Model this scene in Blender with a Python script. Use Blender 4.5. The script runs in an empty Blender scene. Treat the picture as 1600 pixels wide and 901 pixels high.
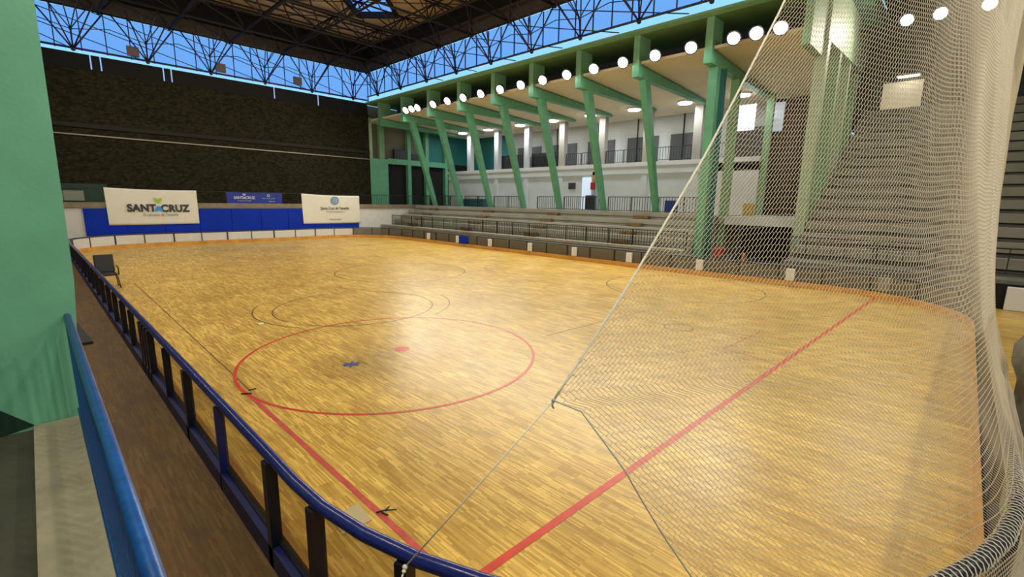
import bpy, math, random
from mathutils import Vector, Matrix
import numpy as np
random.seed(7)
PI = math.pi
C = bpy.context.scene.collection
S = bpy.context.scene

# ---------------------------------------------------------------- camera
c2 = np.array([800.0, 450.5]); EYE = 3.1
_a = np.array([42, 302.]) - c2; _b = np.array([1515, 326.]) - c2
FPX = math.sqrt(-(_a @ _b))
_Y = np.array([_a[0], _a[1], FPX]); _Y /= np.linalg.norm(_Y)
_X = np.array([_b[0], _b[1], FPX]); _X -= _Y * (_X @ _Y); _X /= np.linalg.norm(_X)
RW = np.array([_X, _Y, np.cross(_X, _Y)])          # camera (right, down, forward) -> world
cam = bpy.data.objects.new('camera', bpy.data.cameras.new('camera')); C.objects.link(cam)
cam.data.sensor_width = 36; cam.data.lens = FPX / 1600 * 36; cam.data.clip_start = 0.02; cam.data.clip_end = 300
M = Matrix.Identity(4)
for i in range(3):
    M[i][0] = RW[i][0]; M[i][1] = -RW[i][1]; M[i][2] = -RW[i][2]
M[0][3], M[1][3], M[2][3] = 0, 0, EYE
cam.matrix_world = M; S.camera = cam

# ---------------------------------------------------------------- look, sky, exposure
S.view_settings.view_transform = 'Standard'; S.view_settings.look = 'None'
S.view_settings.gamma = 1; S.view_settings.use_curve_mapping = False
S.view_settings.exposure = 0.0
FLOOD_W = 550.0; FLOOD_COL = (1.0, 0.915, 0.73); DOWN_W = 100.0
SKY_COL = (0.33, 0.74, 1.0); SKY_STR = 1.0
w = bpy.data.worlds.new('World'); S.world = w; w.use_nodes = True
bg = w.node_tree.nodes['Background']; bg.inputs[0].default_value = (*SKY_COL, 1); bg.inputs[1].default_value = SKY_STR

# ---------------------------------------------------------------- materials
def mat(name, col, rough=0.6, metal=0.0, noise=0.0, scale=3.0, bump=0.0, bscale=30.0, emit=None, spec=None):
    m = bpy.data.materials.new(name); m.use_nodes = True
    nt = m.node_tree; N = nt.nodes; L = nt.links; b = N['Principled BSDF']
    b.inputs['Roughness'].default_value = rough; b.inputs['Metallic'].default_value = metal
    b.inputs['Base Color'].default_value = (*col, 1)
    if spec is not None: b.inputs['Specular IOR Level'].default_value = spec
    geo = N.new('ShaderNodeNewGeometry')
    if noise:
        n = N.new('ShaderNodeTexNoise'); n.inputs['Scale'].default_value = scale; n.inputs['Detail'].default_value = 6
        L.new(geo.outputs['Position'], n.inputs['Vector'])
        r = N.new('ShaderNodeMapRange'); r.inputs[1].default_value = .3; r.inputs[2].default_value = .7
        r.inputs[3].default_value = 1 - noise; r.inputs[4].default_value = 1 + noise
        L.new(n.outputs[0], r.inputs[0])
        x = N.new('ShaderNodeVectorMath'); x.operation = 'SCALE'; x.inputs[0].default_value = col
        L.new(r.outputs[0], x.inputs['Scale']); L.new(x.outputs[0], b.inputs['Base Color'])
    if bump:
        n = N.new('ShaderNodeTexNoise'); n.inputs['Scale'].default_value = bscale; n.inputs['Detail'].default_value = 4
        L.new(geo.outputs['Position'], n.inputs['Vector'])
        q = N.new('ShaderNodeBump'); q.inputs['Strength'].default_value = bump; q.inputs['Distance'].default_value = .02
        L.new(n.outputs[0], q.inputs['Height']); L.new(q.outputs[0], b.inputs['Normal'])
    if emit: 
        b.inputs['Emission Color'].default_value = (*emit[0], 1); b.inputs['Emission Strength'].default_value = emit[1]
    return m

def m_glass(name, tint, rough=0.1, refl=0.08, haze=0.0, hazecol=(.6, .6, .6)):
    m = bpy.data.materials.new(name); m.use_nodes = True
    nt = m.node_tree; N = nt.nodes; L = nt.links; N.remove(N['Principled BSDF'])
    t = N.new('ShaderNodeBsdfTransparent'); t.inputs[0].default_value = (*tint, 1)
    g = N.new('ShaderNodeBsdfGlossy'); g.inputs['Roughness'].default_value = rough
    mx = N.new('ShaderNodeMixShader'); mx.inputs[0].default_value = refl
    L.new(t.outputs[0], mx.inputs[1]); L.new(g.outputs[0], mx.inputs[2])
    out = mx
    if haze:
        d = N.new('ShaderNodeBsdfDiffuse'); d.inputs[0].default_value = (*hazecol, 1)
        m2 = N.new('ShaderNodeMixShader'); m2.inputs[0].default_value = haze
        L.new(mx.outputs[0], m2.inputs[1]); L.new(d.outputs[0], m2.inputs[2]); out = m2
    L.new(out.outputs[0], N['Material Output'].inputs[0]); return m

def m_parquet(name, c_lo, c_hi, rough=.3, dark=1.0):
    m = bpy.data.materials.new(name); m.use_nodes = True
    nt = m.node_tree; N = nt.nodes; L = nt.links; b = N['Principled BSDF']
    geo = N.new('ShaderNodeNewGeometry')
    mp = N.new('ShaderNodeMapping'); mp.inputs['Rotation'].default_value = (0, 0, PI / 2); L.new(geo.outputs['Position'], mp.inputs[0])
    def brick(bw, rh, off, bias, mortar):
        k = N.new('ShaderNodeTexBrick'); k.offset = off; k.inputs['Scale'].default_value = 1
        k.inputs['Brick Width'].default_value = bw; k.inputs['Row Height'].default_value = rh
        k.inputs['Mortar Size'].default_value = mortar; k.inputs['Bias'].default_value = bias
        k.inputs['Color1'].default_value = (0, 0, 0, 1); k.inputs['Color2'].default_value = (1, 1, 1, 1)
        k.inputs['Mortar'].default_value = (.3, .3, .3, 1); L.new(mp.outputs[0], k.inputs[0]); return k
    k1 = brick(.27, .018, .37, 0, .0)
    k2 = brick(.52, .11, .5, 0, .0)
    k3 = brick(.9, .33, .31, 0, .0)
    # blend strips
    a = N.new('ShaderNodeMix'); a.data_type = 'FLOAT'; a.inputs[0].default_value = .30
    L.new(k1.outputs[0], a.inputs[2]); L.new(k2.outputs[0], a.inputs[3])
    a2 = N.new('ShaderNodeMix'); a2.data_type = 'FLOAT'; a2.inputs[0].default_value = .12
    L.new(a.outputs[0], a2.inputs[2]); L.new(k3.outputs[0], a2.inputs[3])
    n = N.new('ShaderNodeTexNoise'); n.inputs['Scale'].default_value = .45; n.inputs['Detail'].default_value = 5
    L.new(geo.outputs['Position'], n.inputs['Vector'])
    a3 = N.new('ShaderNodeMix'); a3.data_type = 'FLOAT'; a3.inputs[0].default_value = .35
    L.new(a2.outputs[0], a3.inputs[2]); L.new(n.outputs[0], a3.inputs[3])
    cr = N.new('ShaderNodeValToRGB'); e = cr.color_ramp.elements
    e[0].position = .22; e[0].color = (*[v * dark for v in c_lo], 1); e[1].position = .76; e[1].color = (*[v * dark for v in c_hi], 1)
    em = cr.color_ramp.elements.new(.5); em.color = (*[(.46 * a_ + .54 * b_) * dark * (.86) for a_, b_ in zip(c_lo, c_hi)], 1)
    L.new(a3.outputs[0], cr.inputs[0])
    # dull stains
    n2 = N.new('ShaderNodeTexNoise'); n2.inputs['Scale'].default_value = .8; n2.inputs['Detail'].default_value = 8; n2.inputs['Roughness'].default_value = .65
    L.new(geo.outputs['Position'], n2.inputs['Vector'])
    r2 = N.new('ShaderNodeMapRange'); r2.inputs[1].default_value = .30; r2.inputs[2].default_value = .52; r2.inputs[3].default_value = .80; r2.inputs[4].default_value = 1.0
    L.new(n2.outputs[0], r2.inputs[0])
    sc = N.new('ShaderNodeVectorMath'); sc.operation = 'SCALE'; L.new(cr.outputs[0], sc.inputs[0]); L.new(r2.outputs[0], sc.inputs['Scale'])
    # grimy stain round the tape cross
    vd = N.new('ShaderNodeVectorMath'); vd.operation = 'DISTANCE'; vd.inputs[1].default_value = (4.1, 7.9, 0); L.new(geo.outputs['Position'], vd.inputs[0])
    ad = N.new('ShaderNodeMath'); ad.operation = 'MULTIPLY_ADD'; ad.inputs[1].default_value = -2.2; ad.inputs[2].default_value = 1.1; L.new(n2.outputs[0], ad.inputs[0])
    sm = N.new('ShaderNodeMath'); sm.operation = 'ADD'; L.new(vd.outputs['Value'], sm.inputs[0]); L.new(ad.outputs[0], sm.inputs[1])
    r4 = N.new('ShaderNodeMapRange'); r4.inputs[1].default_value = .1; r4.inputs[2].default_value = 1.2; r4.inputs[3].default_value = .68; r4.inputs[4].default_value = 1; L.new(sm.outputs[0], r4.inputs[0])
    sc2 = N.new('ShaderNodeVectorMath'); sc2.operation = 'SCALE'; L.new(sc.outputs[0], sc2.inputs[0]); L.new(r4.outputs[0], sc2.inputs['Scale'])
    L.new(sc2.outputs[0], b.inputs['Base Color'])
    r3 = N.new('ShaderNodeMapRange'); r3.inputs[3].default_value = rough - .06; r3.inputs[4].default_value = rough + .12
    L.new(n2.outputs[0], r3.inputs[0]); L.new(r3.outputs[0], b.inputs['Roughness'])
    b.inputs['Specular IOR Level'].default_value = .38
    return m

def m_stone(name):
    m = bpy.data.materials.new(name); m.use_nodes = True
    nt = m.node_tree; N = nt.nodes; L = nt.links; b = N['Principled BSDF']
    geo = N.new('ShaderNodeNewGeometry')
    v = N.new('ShaderNodeTexVoronoi'); v.inputs['Scale'].default_value = 4.6; v.inputs['Randomness'].default_value = .9
    mp = N.new('ShaderNodeMapping'); mp.inputs['Scale'].default_value = (1, 1, 1.7)
    L.new(geo.outputs['Position'], mp.inputs[0]); L.new(mp.outputs[0], v.inputs['Vector'])
    ve = N.new('ShaderNodeTexVoronoi'); ve.feature = 'DISTANCE_TO_EDGE'; ve.inputs['Scale'].default_value = 4.6; ve.inputs['Randomness'].default_value = .9
    L.new(mp.outputs[0], ve.inputs['Vector'])
    cr = N.new('ShaderNodeValToRGB'); e = cr.color_ramp.elements
    e[0].color = (.014, .012, .007, 1); e[1].color = (.040, .034, .019, 1)
    L.new(v.outputs['Color'], cr.inputs[0])
    r = N.new('ShaderNodeMapRange'); r.inputs[1].default_value = 0; r.inputs[2].default_value = .06; r.inputs[3].default_value = .45; r.inputs[4].default_value = 1
    L.new(ve.outputs[0], r.inputs[0])
    sc = N.new('ShaderNodeVectorMath'); sc.operation = 'SCALE'; L.new(cr.outputs[0], sc.inputs[0]); L.new(r.outputs[0], sc.inputs['Scale'])
    L.new(sc.outputs[0], b.inputs['Base Color']); b.inputs['Roughness'].default_value = .95
    b.inputs['Specular IOR Level'].default_value = .1
    q = N.new('ShaderNodeBump'); q.inputs['Strength'].default_value = .6; q.inputs['Distance'].default_value = .06
    L.new(ve.outputs[0], q.inputs['Height']); L.new(q.outputs[0], b.inputs['Normal'])
    return m

GREEN = mat('green_paint', (.115, .36, .205), .45, noise=.12, scale=2.5, bump=.08)
GREEN2 = mat('sage_green_paint', (.17, .34, .17), .55, noise=.10, scale=1.5)
PALEGREEN = mat('pale_green_paint', (.34, .46, .30), .5, noise=.1)
COLG = mat('column_green_paint', (.19, .56, .37), .5, noise=.14, scale=1.6, bump=.1)
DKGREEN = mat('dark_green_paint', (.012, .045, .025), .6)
TEAL = mat('teal_paint', (.02, .16, .15), .6)
CONC = mat('concrete', (.42, .38, .29), .8, noise=.16, scale=4, bump=.15)
CONC2 = mat('stand_concrete', (.40, .39, .32), .8, noise=.15, scale=1.2, bump=.1)
CONCD = mat('dark_concrete', (.07, .07, .05), .85, noise=.3, scale=2)
CURBC = mat('walkway_curb_concrete', (.36, .33, .23), .85, noise=.18, scale=5, bump=.2)
WHITEW = mat('white_wall_paint', (.62, .64, .63), .7, noise=.05, scale=1)
WARMW = mat('board_white', (.66, .65, .62), .6, noise=.05)
BEIGE = mat('beige_soffit', (.76, .66, .48), .8, noise=.06, scale=.7)
EDGEB = mat('platform_edge_brown', (.22, .18, .12), .8, noise=.2)
PLAT = mat('platform_floor', (.16, .15, .12), .8, noise=.2)
BLUEMAT = mat('blue_padding', (.008, .035, .42), .7, noise=.08, scale=1, spec=.08)
BLUEBAN = mat('blue_banner_cloth', (.012, .035, .33), .6)
BANNER = mat('banner_cloth', (.72, .70, .62), .6, noise=.03)
NAVY = mat('navy_rail_paint', (.012, .022, .16), .22, noise=.2, scale=20)
NAVYD = mat('dark_navy_post', (.006, .008, .022), .35)
NAVYK = mat('navy_kickplate', (.008, .015, .11), .5, noise=.25, scale=8)
BLUEH = mat('blue_handrail_paint', (.008, .085, .34), .35, noise=.25, scale=25, bump=.1)
BLUEHD = mat('blue_baluster_paint', (.006, .085, .32), .4)
BLACK = mat('black_metal', (.012, .012, .013), .4)
BLACKP = mat('black_plastic', (.015, .015, .016), .5)
DARKGL = mat('dark_glass', (.05, .055, .06), .15)
GREYP = mat('grey_door_panel', (.10, .105, .11), .5)
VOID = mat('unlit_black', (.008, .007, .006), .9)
BROWN = mat('roof_panel_brown', (.66, .46, .28), .8, noise=.15, scale=.5)
GIRD = mat('girder_brown', (.06, .048, .042), .8, noise=.15)
STEEL = mat('dark_steel', (.032, .027, .030), .8, spec=.1)
STEELP = mat('purple_steel', (.03, .02, .06), .4)
ORANGE = mat('varnished_kerb', (.62, .30, .055), .35, noise=.2, scale=2)
REDL = mat('red_floor_paint', (.62, .055, .03), .4, noise=.12, scale=6)
PINKL = mat('worn_red_floor_paint', (.55, .085, .07), .4, noise=.2, scale=9)
DARKL = mat('dark_floor_paint', (.16, .09, .03), .45)
BLUETAPE = mat('blue_tape', (.05, .07, .25), .5)
WHITE = mat('white_plastic', (.75, .75, .73), .5)
NETM = mat('net_twine', (.86, .80, .68), .7)
_nt = NETM.node_tree; _tr = _nt.nodes.new('ShaderNodeBsdfTranslucent'); _tr.inputs[0].default_value = (.86, .80, .68, 1)
_mx = _nt.nodes.new('ShaderNodeMixShader'); _mx.inputs[0].default_value = .45
_nt.links.new(_nt.nodes['Principled BSDF'].outputs[0], _mx.inputs[1]); _nt.links.new(_tr.outputs[0], _mx.inputs[2]); _nt.links.new(_mx.outputs[0], _nt.nodes['Material Output'].inputs[0])
ROPEM = mat('white_rope', (.75, .72, .62), .7)
ROPEG = mat('grey_green_rope', (.42, .48, .46), .7)
TARP = mat('grey_tarpaulin', (.17, .16, .12), .8, noise=.3, scale=8)
WOODB = mat('worn_brown_wood', (.22, .14, .07), .7, noise=.3, scale=6)
REDP = mat('red_plastic', (.38, .03, .02), .4)
YELP = mat('yellow_plastic', (.5, .33, .03), .5)
TEALP = mat('teal_plastic', (.02, .12, .17), .5)
BLUEP = mat('blue_plastic', (.02, .06, .35), .5)
DKRED = mat('dark_red_brown_wall', (.045, .022, .015), .9, noise=.3)
LAMPG = mat('floodlight_glow', (1, 1, 1), .5, emit=((1, .97, .88), 45))
DOWNG = mat('downlight_glow', (1, 1, 1), .5, emit=((.95, .98, 1), 12))
DOORG = mat('doorway_daylit', (.75, .85, .95), .6, emit=((.6, .75, 1), .5))
PLEXI = m_glass('scuffed_plexiglass', (.82, .80, .74), .25, .06, haze=.10, hazecol=(.5, .47, .4))
PLEXIG = m_glass('grey_plexiglass', (.55, .54, .5), .2, .08, haze=.25, hazecol=(.3, .28, .25))
SKYGL = m_glass('blue_tinted_glazing', (.50, .58, .98), .05, .03)
STONE = m_stone('basalt_masonry')
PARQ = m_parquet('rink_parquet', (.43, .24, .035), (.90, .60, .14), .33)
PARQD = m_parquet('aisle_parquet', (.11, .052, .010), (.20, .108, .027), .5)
LT = {}
def flat(col):
    k = tuple(col)
    if k not in LT: LT[k] = mat('print_ink', col, .6)
    return LT[k]

# ---------------------------------------------------------------- mesh helpers
class MB:
    def __init__(s): s.v = []; s.f = []; s.smooth = []
    def box(s, x0, x1, y0, y1, z0, z1):
        b = len(s.v)
        for z in (z0, z1):
            for x, y in ((x0, y0), (x1, y0), (x1, y1), (x0, y1)): s.v.append((x, y, z))
        for f in ((0, 3, 2, 1), (4, 5, 6, 7), (0, 1, 5, 4), (1, 2, 6, 5), (2, 3, 7, 6), (3, 0, 4, 7)):
            s.f.append(tuple(b + i for i in f)); s.smooth.append(False)
        return s
    def prism(s, pts, axis, a0, a1):
        """polygon pts (2-D) extruded along axis 0/1/2 from a0 to a1"""
        b = len(s.v); n = len(pts)
        for a in (a0, a1):
            for p in pts:
                q = [p[0], p[1]]; q.insert(axis, a); s.v.append(tuple(q))
        s.f.append(tuple(b + i for i in range(n))[::-1]); s.f.append(tuple(b + n + i for i in range(n)))
        s.smooth += [False, False]
        for i in range(n):
            j = (i + 1) % n; s.f.append((b + i, b + j, b + n + j, b + n + i)); s.smooth.append(False)
        return s
    def tube(s, pts, r, n=8, closed=False, flatten=None):
        P = [Vector(p) for p in pts]; b = len(s.v); m = len(P)
        up = Vector((0, 0, 1)); prev = None
        for i, p in enumerate(P):
            t = (P[(i + 1) % m] - P[i - 1]) if closed else (P[min(i + 1, m - 1)] - P[max(i - 1, 0)])
            t.normalize()
            ref = prev if prev is not None else (up if abs(t.z) < .95 else Vector((1, 0, 0)))
            a = t.cross(ref)
            if a.length < 1e-4: a = t.cross(Vector((1, 0, 0)))
            a.normalize(); c = a.cross(t).normalized(); prev = c
            rr = r[i] if isinstance(r, (list, tuple)) else r
            for k in range(n):
                th = 2 * PI * (k + .5) / n; s.v.append(tuple(p + a * math.cos(th) * rr + c * math.sin(th) * rr))
        seg = m if closed else m - 1
        for i in range(seg):
            for k in range(n):
                i2 = (i + 1) % m; k2 = (k + 1) % n
                s.f.append((b + i * n + k, b + i * n + k2, b + i2 * n + k2, b + i2 * n + k)); s.smooth.append(n > 4)
        if not closed:
            s.f.append(tuple(b + k for k in range(n))[::-1]); s.f.append(tuple(b + (m - 1) * n + k for k in range(n))); s.smooth += [False, False]
        return s
    def bar(s, p, q, w, h):
        """rectangular bar p->q, horizontal width w, other size h"""
        p = Vector(p); q = Vector(q); t = (q - p).normalized()
        a = t.cross(Vector((0, 0, 1)))
        if a.length < 1e-3: a = Vector((1, 0, 0))
        a.normalize(); c = a.cross(t).normalized(); b = len(s.v)
        for o in (p, q):
            for x, y in ((-1, -1), (1, -1), (1, 1), (-1, 1)): s.v.append(tuple(o + a * x * w / 2 + c * y * h / 2))
        for f in ((0, 3, 2, 1), (4, 5, 6, 7), (0, 1, 5, 4), (1, 2, 6, 5), (2, 3, 7, 6), (3, 0, 4, 7)):
            s.f.append(tuple(b + i for i in f)); s.smooth.append(False)
        return s
    def quad(s, a, b_, c, d):
        b = len(s.v); s.v += [tuple(a), tuple(b_), tuple(c), tuple(d)]; s.f.append((b, b + 1, b + 2, b + 3)); s.smooth.append(False); return s
    def sphere(s, c, r, sx=1, sy=1, sz=1, n=12, m=8):
        b = len(s.v)
        for i in range(m + 1):
            ph = PI * i / m
            for k in range(n):
                th = 2 * PI * k / n
                s.v.append((c[0] + r * sx * math.sin(ph) * math.cos(th), c[1] + r * sy * math.sin(ph) * math.sin(th), c[2] + r * sz * math.cos(ph)))
        for i in range(m):
            for k in range(n):
                k2 = (k + 1) % n
                s.f.append((b + i * n + k, b + (i + 1) * n + k, b + (i + 1) * n + k2, b + i * n + k2)); s.smooth.append(True)
        return s
    def build(s, name, m, parent=None, bevel=0):
        me = bpy.data.meshes.new(name); me.from_pydata(s.v, [], s.f); me.materials.append(m)
        me.polygons.foreach_set('use_smooth', s.smooth); me.update()
        o = bpy.data.objects.new(name, me); C.objects.link(o)
        if parent:
            o.parent = parent; o.matrix_parent_inverse = Matrix.Translation(-Vector(parent.location))
            if parent.rotation_euler.z:
                o.matrix_parent_inverse = (Matrix.Translation(Vector(parent.location)) @ Matrix.Rotation(parent.rotation_euler.z, 4, 'Z')).inverted()
        if bevel:
            bv = o.modifiers.new('bevel', 'BEVEL'); bv.width = bevel; bv.segments = 2; bv.limit_method = 'ANGLE'
        return o
def thing(name, label, cat, loc=(0, 0, 0), group=None):
    o = bpy.data.objects.new(name, None); C.objects.link(o); o.location = loc; o.empty_display_size = .2
    o['label'] = label; o['category'] = cat
    if group: o['group'] = group
    return o
def tag(o, label, cat, group=None, kind=None):
    o['label'] = label; o['category'] = cat
    if group: o['group'] = group
    if kind: o['kind'] = kind
    return o
def struct(name, mb, m, parent=None, label=None):
    o = mb.build(name, m, parent)
    if not parent: o['kind'] = 'structure'
    if label: o['label'] = label
    if label and not parent: o['category'] = name.split('_')[0]
    return o
def B(*a): return MB().box(*a)
def dup(root, loc, label=None):
    r = root.copy(); C.objects.link(r); r.location = loc
    if label: r['label'] = label
    for ch in root.children:
        c = ch.copy(); C.objects.link(c); c.parent = r
        if c.type == 'LIGHT': pass
        for g in ch.children:
            d = g.copy(); C.objects.link(d); d.parent = c
    return r
ORD = ['nearest', 'second', 'third', 'fourth', 'fifth', 'sixth', 'seventh', 'eighth', 'ninth', 'tenth', 'eleventh', 'twelfth', 'thirteenth', 'fourteenth', 'fifteenth', 'sixteenth', 'seventeenth', 'eighteenth', 'nineteenth', 'twentieth', 'twenty-first', 'twenty-second', 'twenty-third']

# rink outline (rounded rectangle), inner face
RX0, RX1, RY0, RY1, RR = 1.20, 20.40, -0.50, 35.95, 3.84
def rink_path(off=0.0, step=.25):
    """closed outline, off>0 = outwards; returns list of (x,y,nx,ny)"""
    x0, x1, y0, y1, r = RX0 - off, RX1 + off, RY0 - off, RY1 + off, RR + off
    P = []
    def line(a, b, n):
        L = math.dist(a, b); k = max(1, int(L / step))
        for i in range(k): P.append((a[0] + (b[0] - a[0]) * i / k, a[1] + (b[1] - a[1]) * i / k, *n))
    def arc(cx, cy, a0):
        for i in range(14):
            t = a0 + (PI / 2) * i / 14; P.append((cx + r * math.cos(t), cy + r * math.sin(t), math.cos(t), math.sin(t)))
    line((x1, y0 + r), (x1, y1 - r), (1, 0)); arc(x1 - r, y1 - r, 0)
    line((x1 - r, y1), (x0 + r, y1), (0, 1)); arc(x0 + r, y1 - r, PI / 2)
    line((x0, y1 - r), (x0, y0 + r), (-1, 0)); arc(x0 + r, y0 + r, PI)
    line((x0 + r, y0), (x1 - r, y0), (0, -1)); arc(x1 - r, y0 + r, 3 * PI / 2)
    return P
def rail_h(x, y):
    """barrier height: about 1 m at the camera's side, lower towards the far end and the right side"""
    a = max(0., min(1., (y - 4) / 30)); b = max(0., min(1., (x - 6) / 13))
    return 1.0 - .22 * max(a, b)

# ================================================================ SETTING
fl = MB()
P = rink_path(0.02, 1.0)
fl.prism([(p[0], p[1]) for p in P], 2, -.12, 0.0)
floor = struct('floor', fl, PARQ, label='pale varnished wooden parquet rink floor inside the barrier')
af = MB()
af.box(-12, 40, -14, 44, -.3, -.125)
struct('floor', af, CONCD, label='dark concrete ground under the hall')
a2 = MB()
# outer aisle of brown parquet at rink level, ringed round the rink
Q = rink_path(0.14, 1.0); O_ = []
pts_in = [(p[0], p[1]) for p in rink_path(0.025, 1.0)]
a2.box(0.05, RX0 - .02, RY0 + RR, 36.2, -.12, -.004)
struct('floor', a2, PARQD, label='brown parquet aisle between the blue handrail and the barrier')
nb = MB(); nb.box(-2, 10, -6, RY0 - .02, -.12, -.006)
struct('floor', B(10, 21.1, -6, RY0 - .02, -.12, -.006), PARQ, label='wooden floor strip beyond the near end of the barrier')
nb = nb
struct('floor', nb, CONC, label='pale concrete ground behind the near end of the rink')
# corner infill
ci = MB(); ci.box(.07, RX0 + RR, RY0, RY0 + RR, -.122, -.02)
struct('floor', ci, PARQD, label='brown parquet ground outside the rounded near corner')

# painted lines: children of the floor
def ring(cx, cy, r, wd, m, name='circle_marking', a0=0, a1=2 * PI, n=96, z=.0035):
    mb = MB(); full = abs(a1 - a0 - 2 * PI) < 1e-3
    for i in range(n):
        t0 = a0 + (a1 - a0) * i / n; t1 = a0 + (a1 - a0) * (i + 1) / n
        ri, ro = r - wd / 2, r + wd / 2
        mb.quad((cx + ri * math.cos(t0), cy + ri * math.sin(t0), z), (cx + ro * math.cos(t0), cy + ro * math.sin(t0), z),
                (cx + ro * math.cos(t1), cy + ro * math.sin(t1), z), (cx + ri * math.cos(t1), cy + ri * math.sin(t1), z))
    return mb.build(name, m, floor)
def fline(p, q, wd, m, z=.003, name='line_marking'):
    d = Vector((q[0] - p[0], q[1] - p[1], 0)).normalized(); n = Vector((-d.y, d.x, 0)) * wd / 2
    a = Vector((p[0], p[1], z)); b = Vector((q[0], q[1], z))
    return MB().quad(a - n, b - n, b + n, a + n).build(name, m, floor)
ring(4.92, 8.10, 2.86, .055, REDL)
ring(5.13, 8.17, 0.0775, .155, REDL, 'spot_marking', n=40)
fline((2.08, 7.9), (2.08, .6), .065, PINKL)
fline((2.10, 2.53), (20.3, 1.92), .085, REDL)
fline((2.3, 21), (2.15, 8.0), .02, DARKL)
ring(6.35, 12.5, 2.2, .035, DARKL, a0=-2.6, a1=.9)
ring(6.35, 12.5, 2.2, .03, DARKL, a0=1.6, a1=3.4)
ring(6.5, 12.75, 2.75, .03, DARKL, a0=2.5, a1=3.75)
ring(6.5, 12.75, 2.75, .03, DARKL, a0=-1.2, a1=-.2)
ring(11.05, 17.45, 2.75, .04, DARKL)
ring(15.85, 14.7, 1.75, .03, DARKL, a0=2.2, a1=4.4)
ring(16.9, 7.4, 2.8, .04, DARKL)
fline((8.16, 6.72), (12.6, 6.4), .025, DARKL)
fline((10.22, 3.43), (12.36, 3.31), .03, PINKL); fline((10.22, 3.43), (10.1, 2.5), .03, PINKL)
fline((12.36, 3.31), (12.3, 2.4), .03, PINKL)
ring(11.2, 4.9, .35, .03, DARKL, n=30)
# loose marks on the floor
x = MB()
for a in (0, 55, 115, 160):
    t = math.radians(a); d = Vector((math.cos(t), math.sin(t), 0)) * .16; n = Vector((-d.y, d.x, 0)) * .16
    cc = Vector((3.92, 8.02, .005 + a * 1e-5)); x.quad(cc - d - n, cc + d - n, cc + d + n, cc - d + n)
tag(x.build('tape_cross', BLUETAPE), 'blue tape star stuck on the floor inside the red circle', 'tape')
tag(MB().prism([(3.60, 12.15), (3.72, 12.17), (3.75, 12.28), (3.63, 12.3)], 2, .002, .02).build('paper_scrap', WHITE), 'tiny white scrap of paper lying on the floor left of the circles', 'paper')
tag(MB().prism([(1.68, 3.78), (1.98, 3.78), (2.0, 4.10), (1.70, 4.10)], 2, .002, .008).build('floor_patch', mat('faded_patch', (.50, .42, .24), .5)), 'pale square patch on the floor beside the pink line', 'patch')
tw = MB(); tw.tube([(2.06, 3.84, .01), (2.14, 3.80, .018), (2.2, 3.83, .01)], .008, 5); tw.tube([(2.1, 3.8, .01), (2.12, 3.72, .012)], .008, 5); tw.tube([(2.13, 3.81, .012), (2.23, 3.74, .01)], .006, 5)
tag(tw.build('dead_leaf_sprig', BLACKP), 'small dark sprig on the pink line by the pale patch', 'debris')
tw = MB(); tw.tube([(2.0, 7.92, .01), (2.12, 7.82, .016)], .012, 5); tw.tube([(2.13, 8.0, .01), (2.24, 7.98, .012)], .009, 5)
tag(tw.build('black_tape_strip', BLACKP), 'black scraps of tape at the top of the pink line', 'tape')

# walls
st = MB(); st.box(-6, 22.05, 39.5, 39.9, 2.4, 10.5)
struct('wall_far', st, STONE, label='tall dark basalt masonry wall behind the far platform')
bd = MB(); bd.box(-6, 22.05, 39.62, 39.9, 10.5, 11.42)
struct('trim_1', bd, VOID, label='black louvre band on top of the stone wall')
# bright slots in the black band: narrow window openings
for i, xx in enumerate((3.65, 4.12, 7.27, 7.70, 14.2, 17.6)):
    struct('window_%d' % (i + 3), B(xx, xx + .06, 39.58, 39.64, 10.6, 11.42), mat('slot_daylight', (.3, .45, .7), .4, emit=((.25, .4, .85), .9)), label='thin blue slot of daylight in the black band')
pf = MB(); pf.box(-6, 25.35, 36.38, 39.5, 2.35, 2.55)
struct('floor', pf, PLAT, label='raised platform floor along the foot of the stone wall')
wf = MB(); wf.box(-6, 25.4, 36.36, 36.5, 0, 2.36)
struct('wall_far', wf, WARMW, label='low white wall under the far platform')
struct('trim_2', B(-6, 25.35, 36.24, 36.4, 2.36, 2.66), EDGEB, label='brown concrete edge beam of the far platform')
# pale conduit on the stone wall
pp = MB(); pp.tube([(-5, 39.4, 6.68), (22.0, 39.4, 6.62)], .045, 8)
tag(pp.build('wall_pipe', mat('pale_pipe', (.42, .38, .3), .5)), 'long pale pipe running along the dark stone wall', 'pipe')
pp = MB(); pp.box(-5, 22.0, 39.36, 39.495, 7.1, 7.35)
tag(pp.build('stone_ledge', mat('dark_ledge', (.018, .016, .012), .9)), 'dark ledge above the pale pipe on the stone wall', 'ledge')
# blue padded mats
bm_ = thing('wall_padding', 'long blue padding fixed to the low white wall behind the far barrier', 'padding', (10.5, 36.3, .75))
xs = [2.1 + (19.02 - 2.1) * i / 9 for i in range(10)]
for i in range(9): MB().box(xs[i] + .008, xs[i + 1] - .008, 36.26, 36.355, .74, 2.3).build('mat_panel', BLUEMAT, bm_, bevel=.02)

# right side walls
struct('wall_right', B(31, 31.3, 9.4, 39.5, 2.4, 5.72), WHITEW, label='white lower wall behind the walkway of the right stand')
struct('floor', B(30.85, 34.0, 9.4, 39.5, 5.72, 6.0), WARMW, label='white gallery floor slab above the white wall')
struct('wall_right', B(33.9, 34.2, 8.3, 33.5, 6.0, 9.75), WHITEW, label='white back wall of the upper gallery')
struct('wall_right', B(33.9, 34.2, 33.5, 41, 0, 9.75), TEAL, label='teal back wall in the far corner of the gallery')
struct('wall_right', B(31, 31.2, 9.0, 9.4, 0, 9.7), GREEN2)
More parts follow.
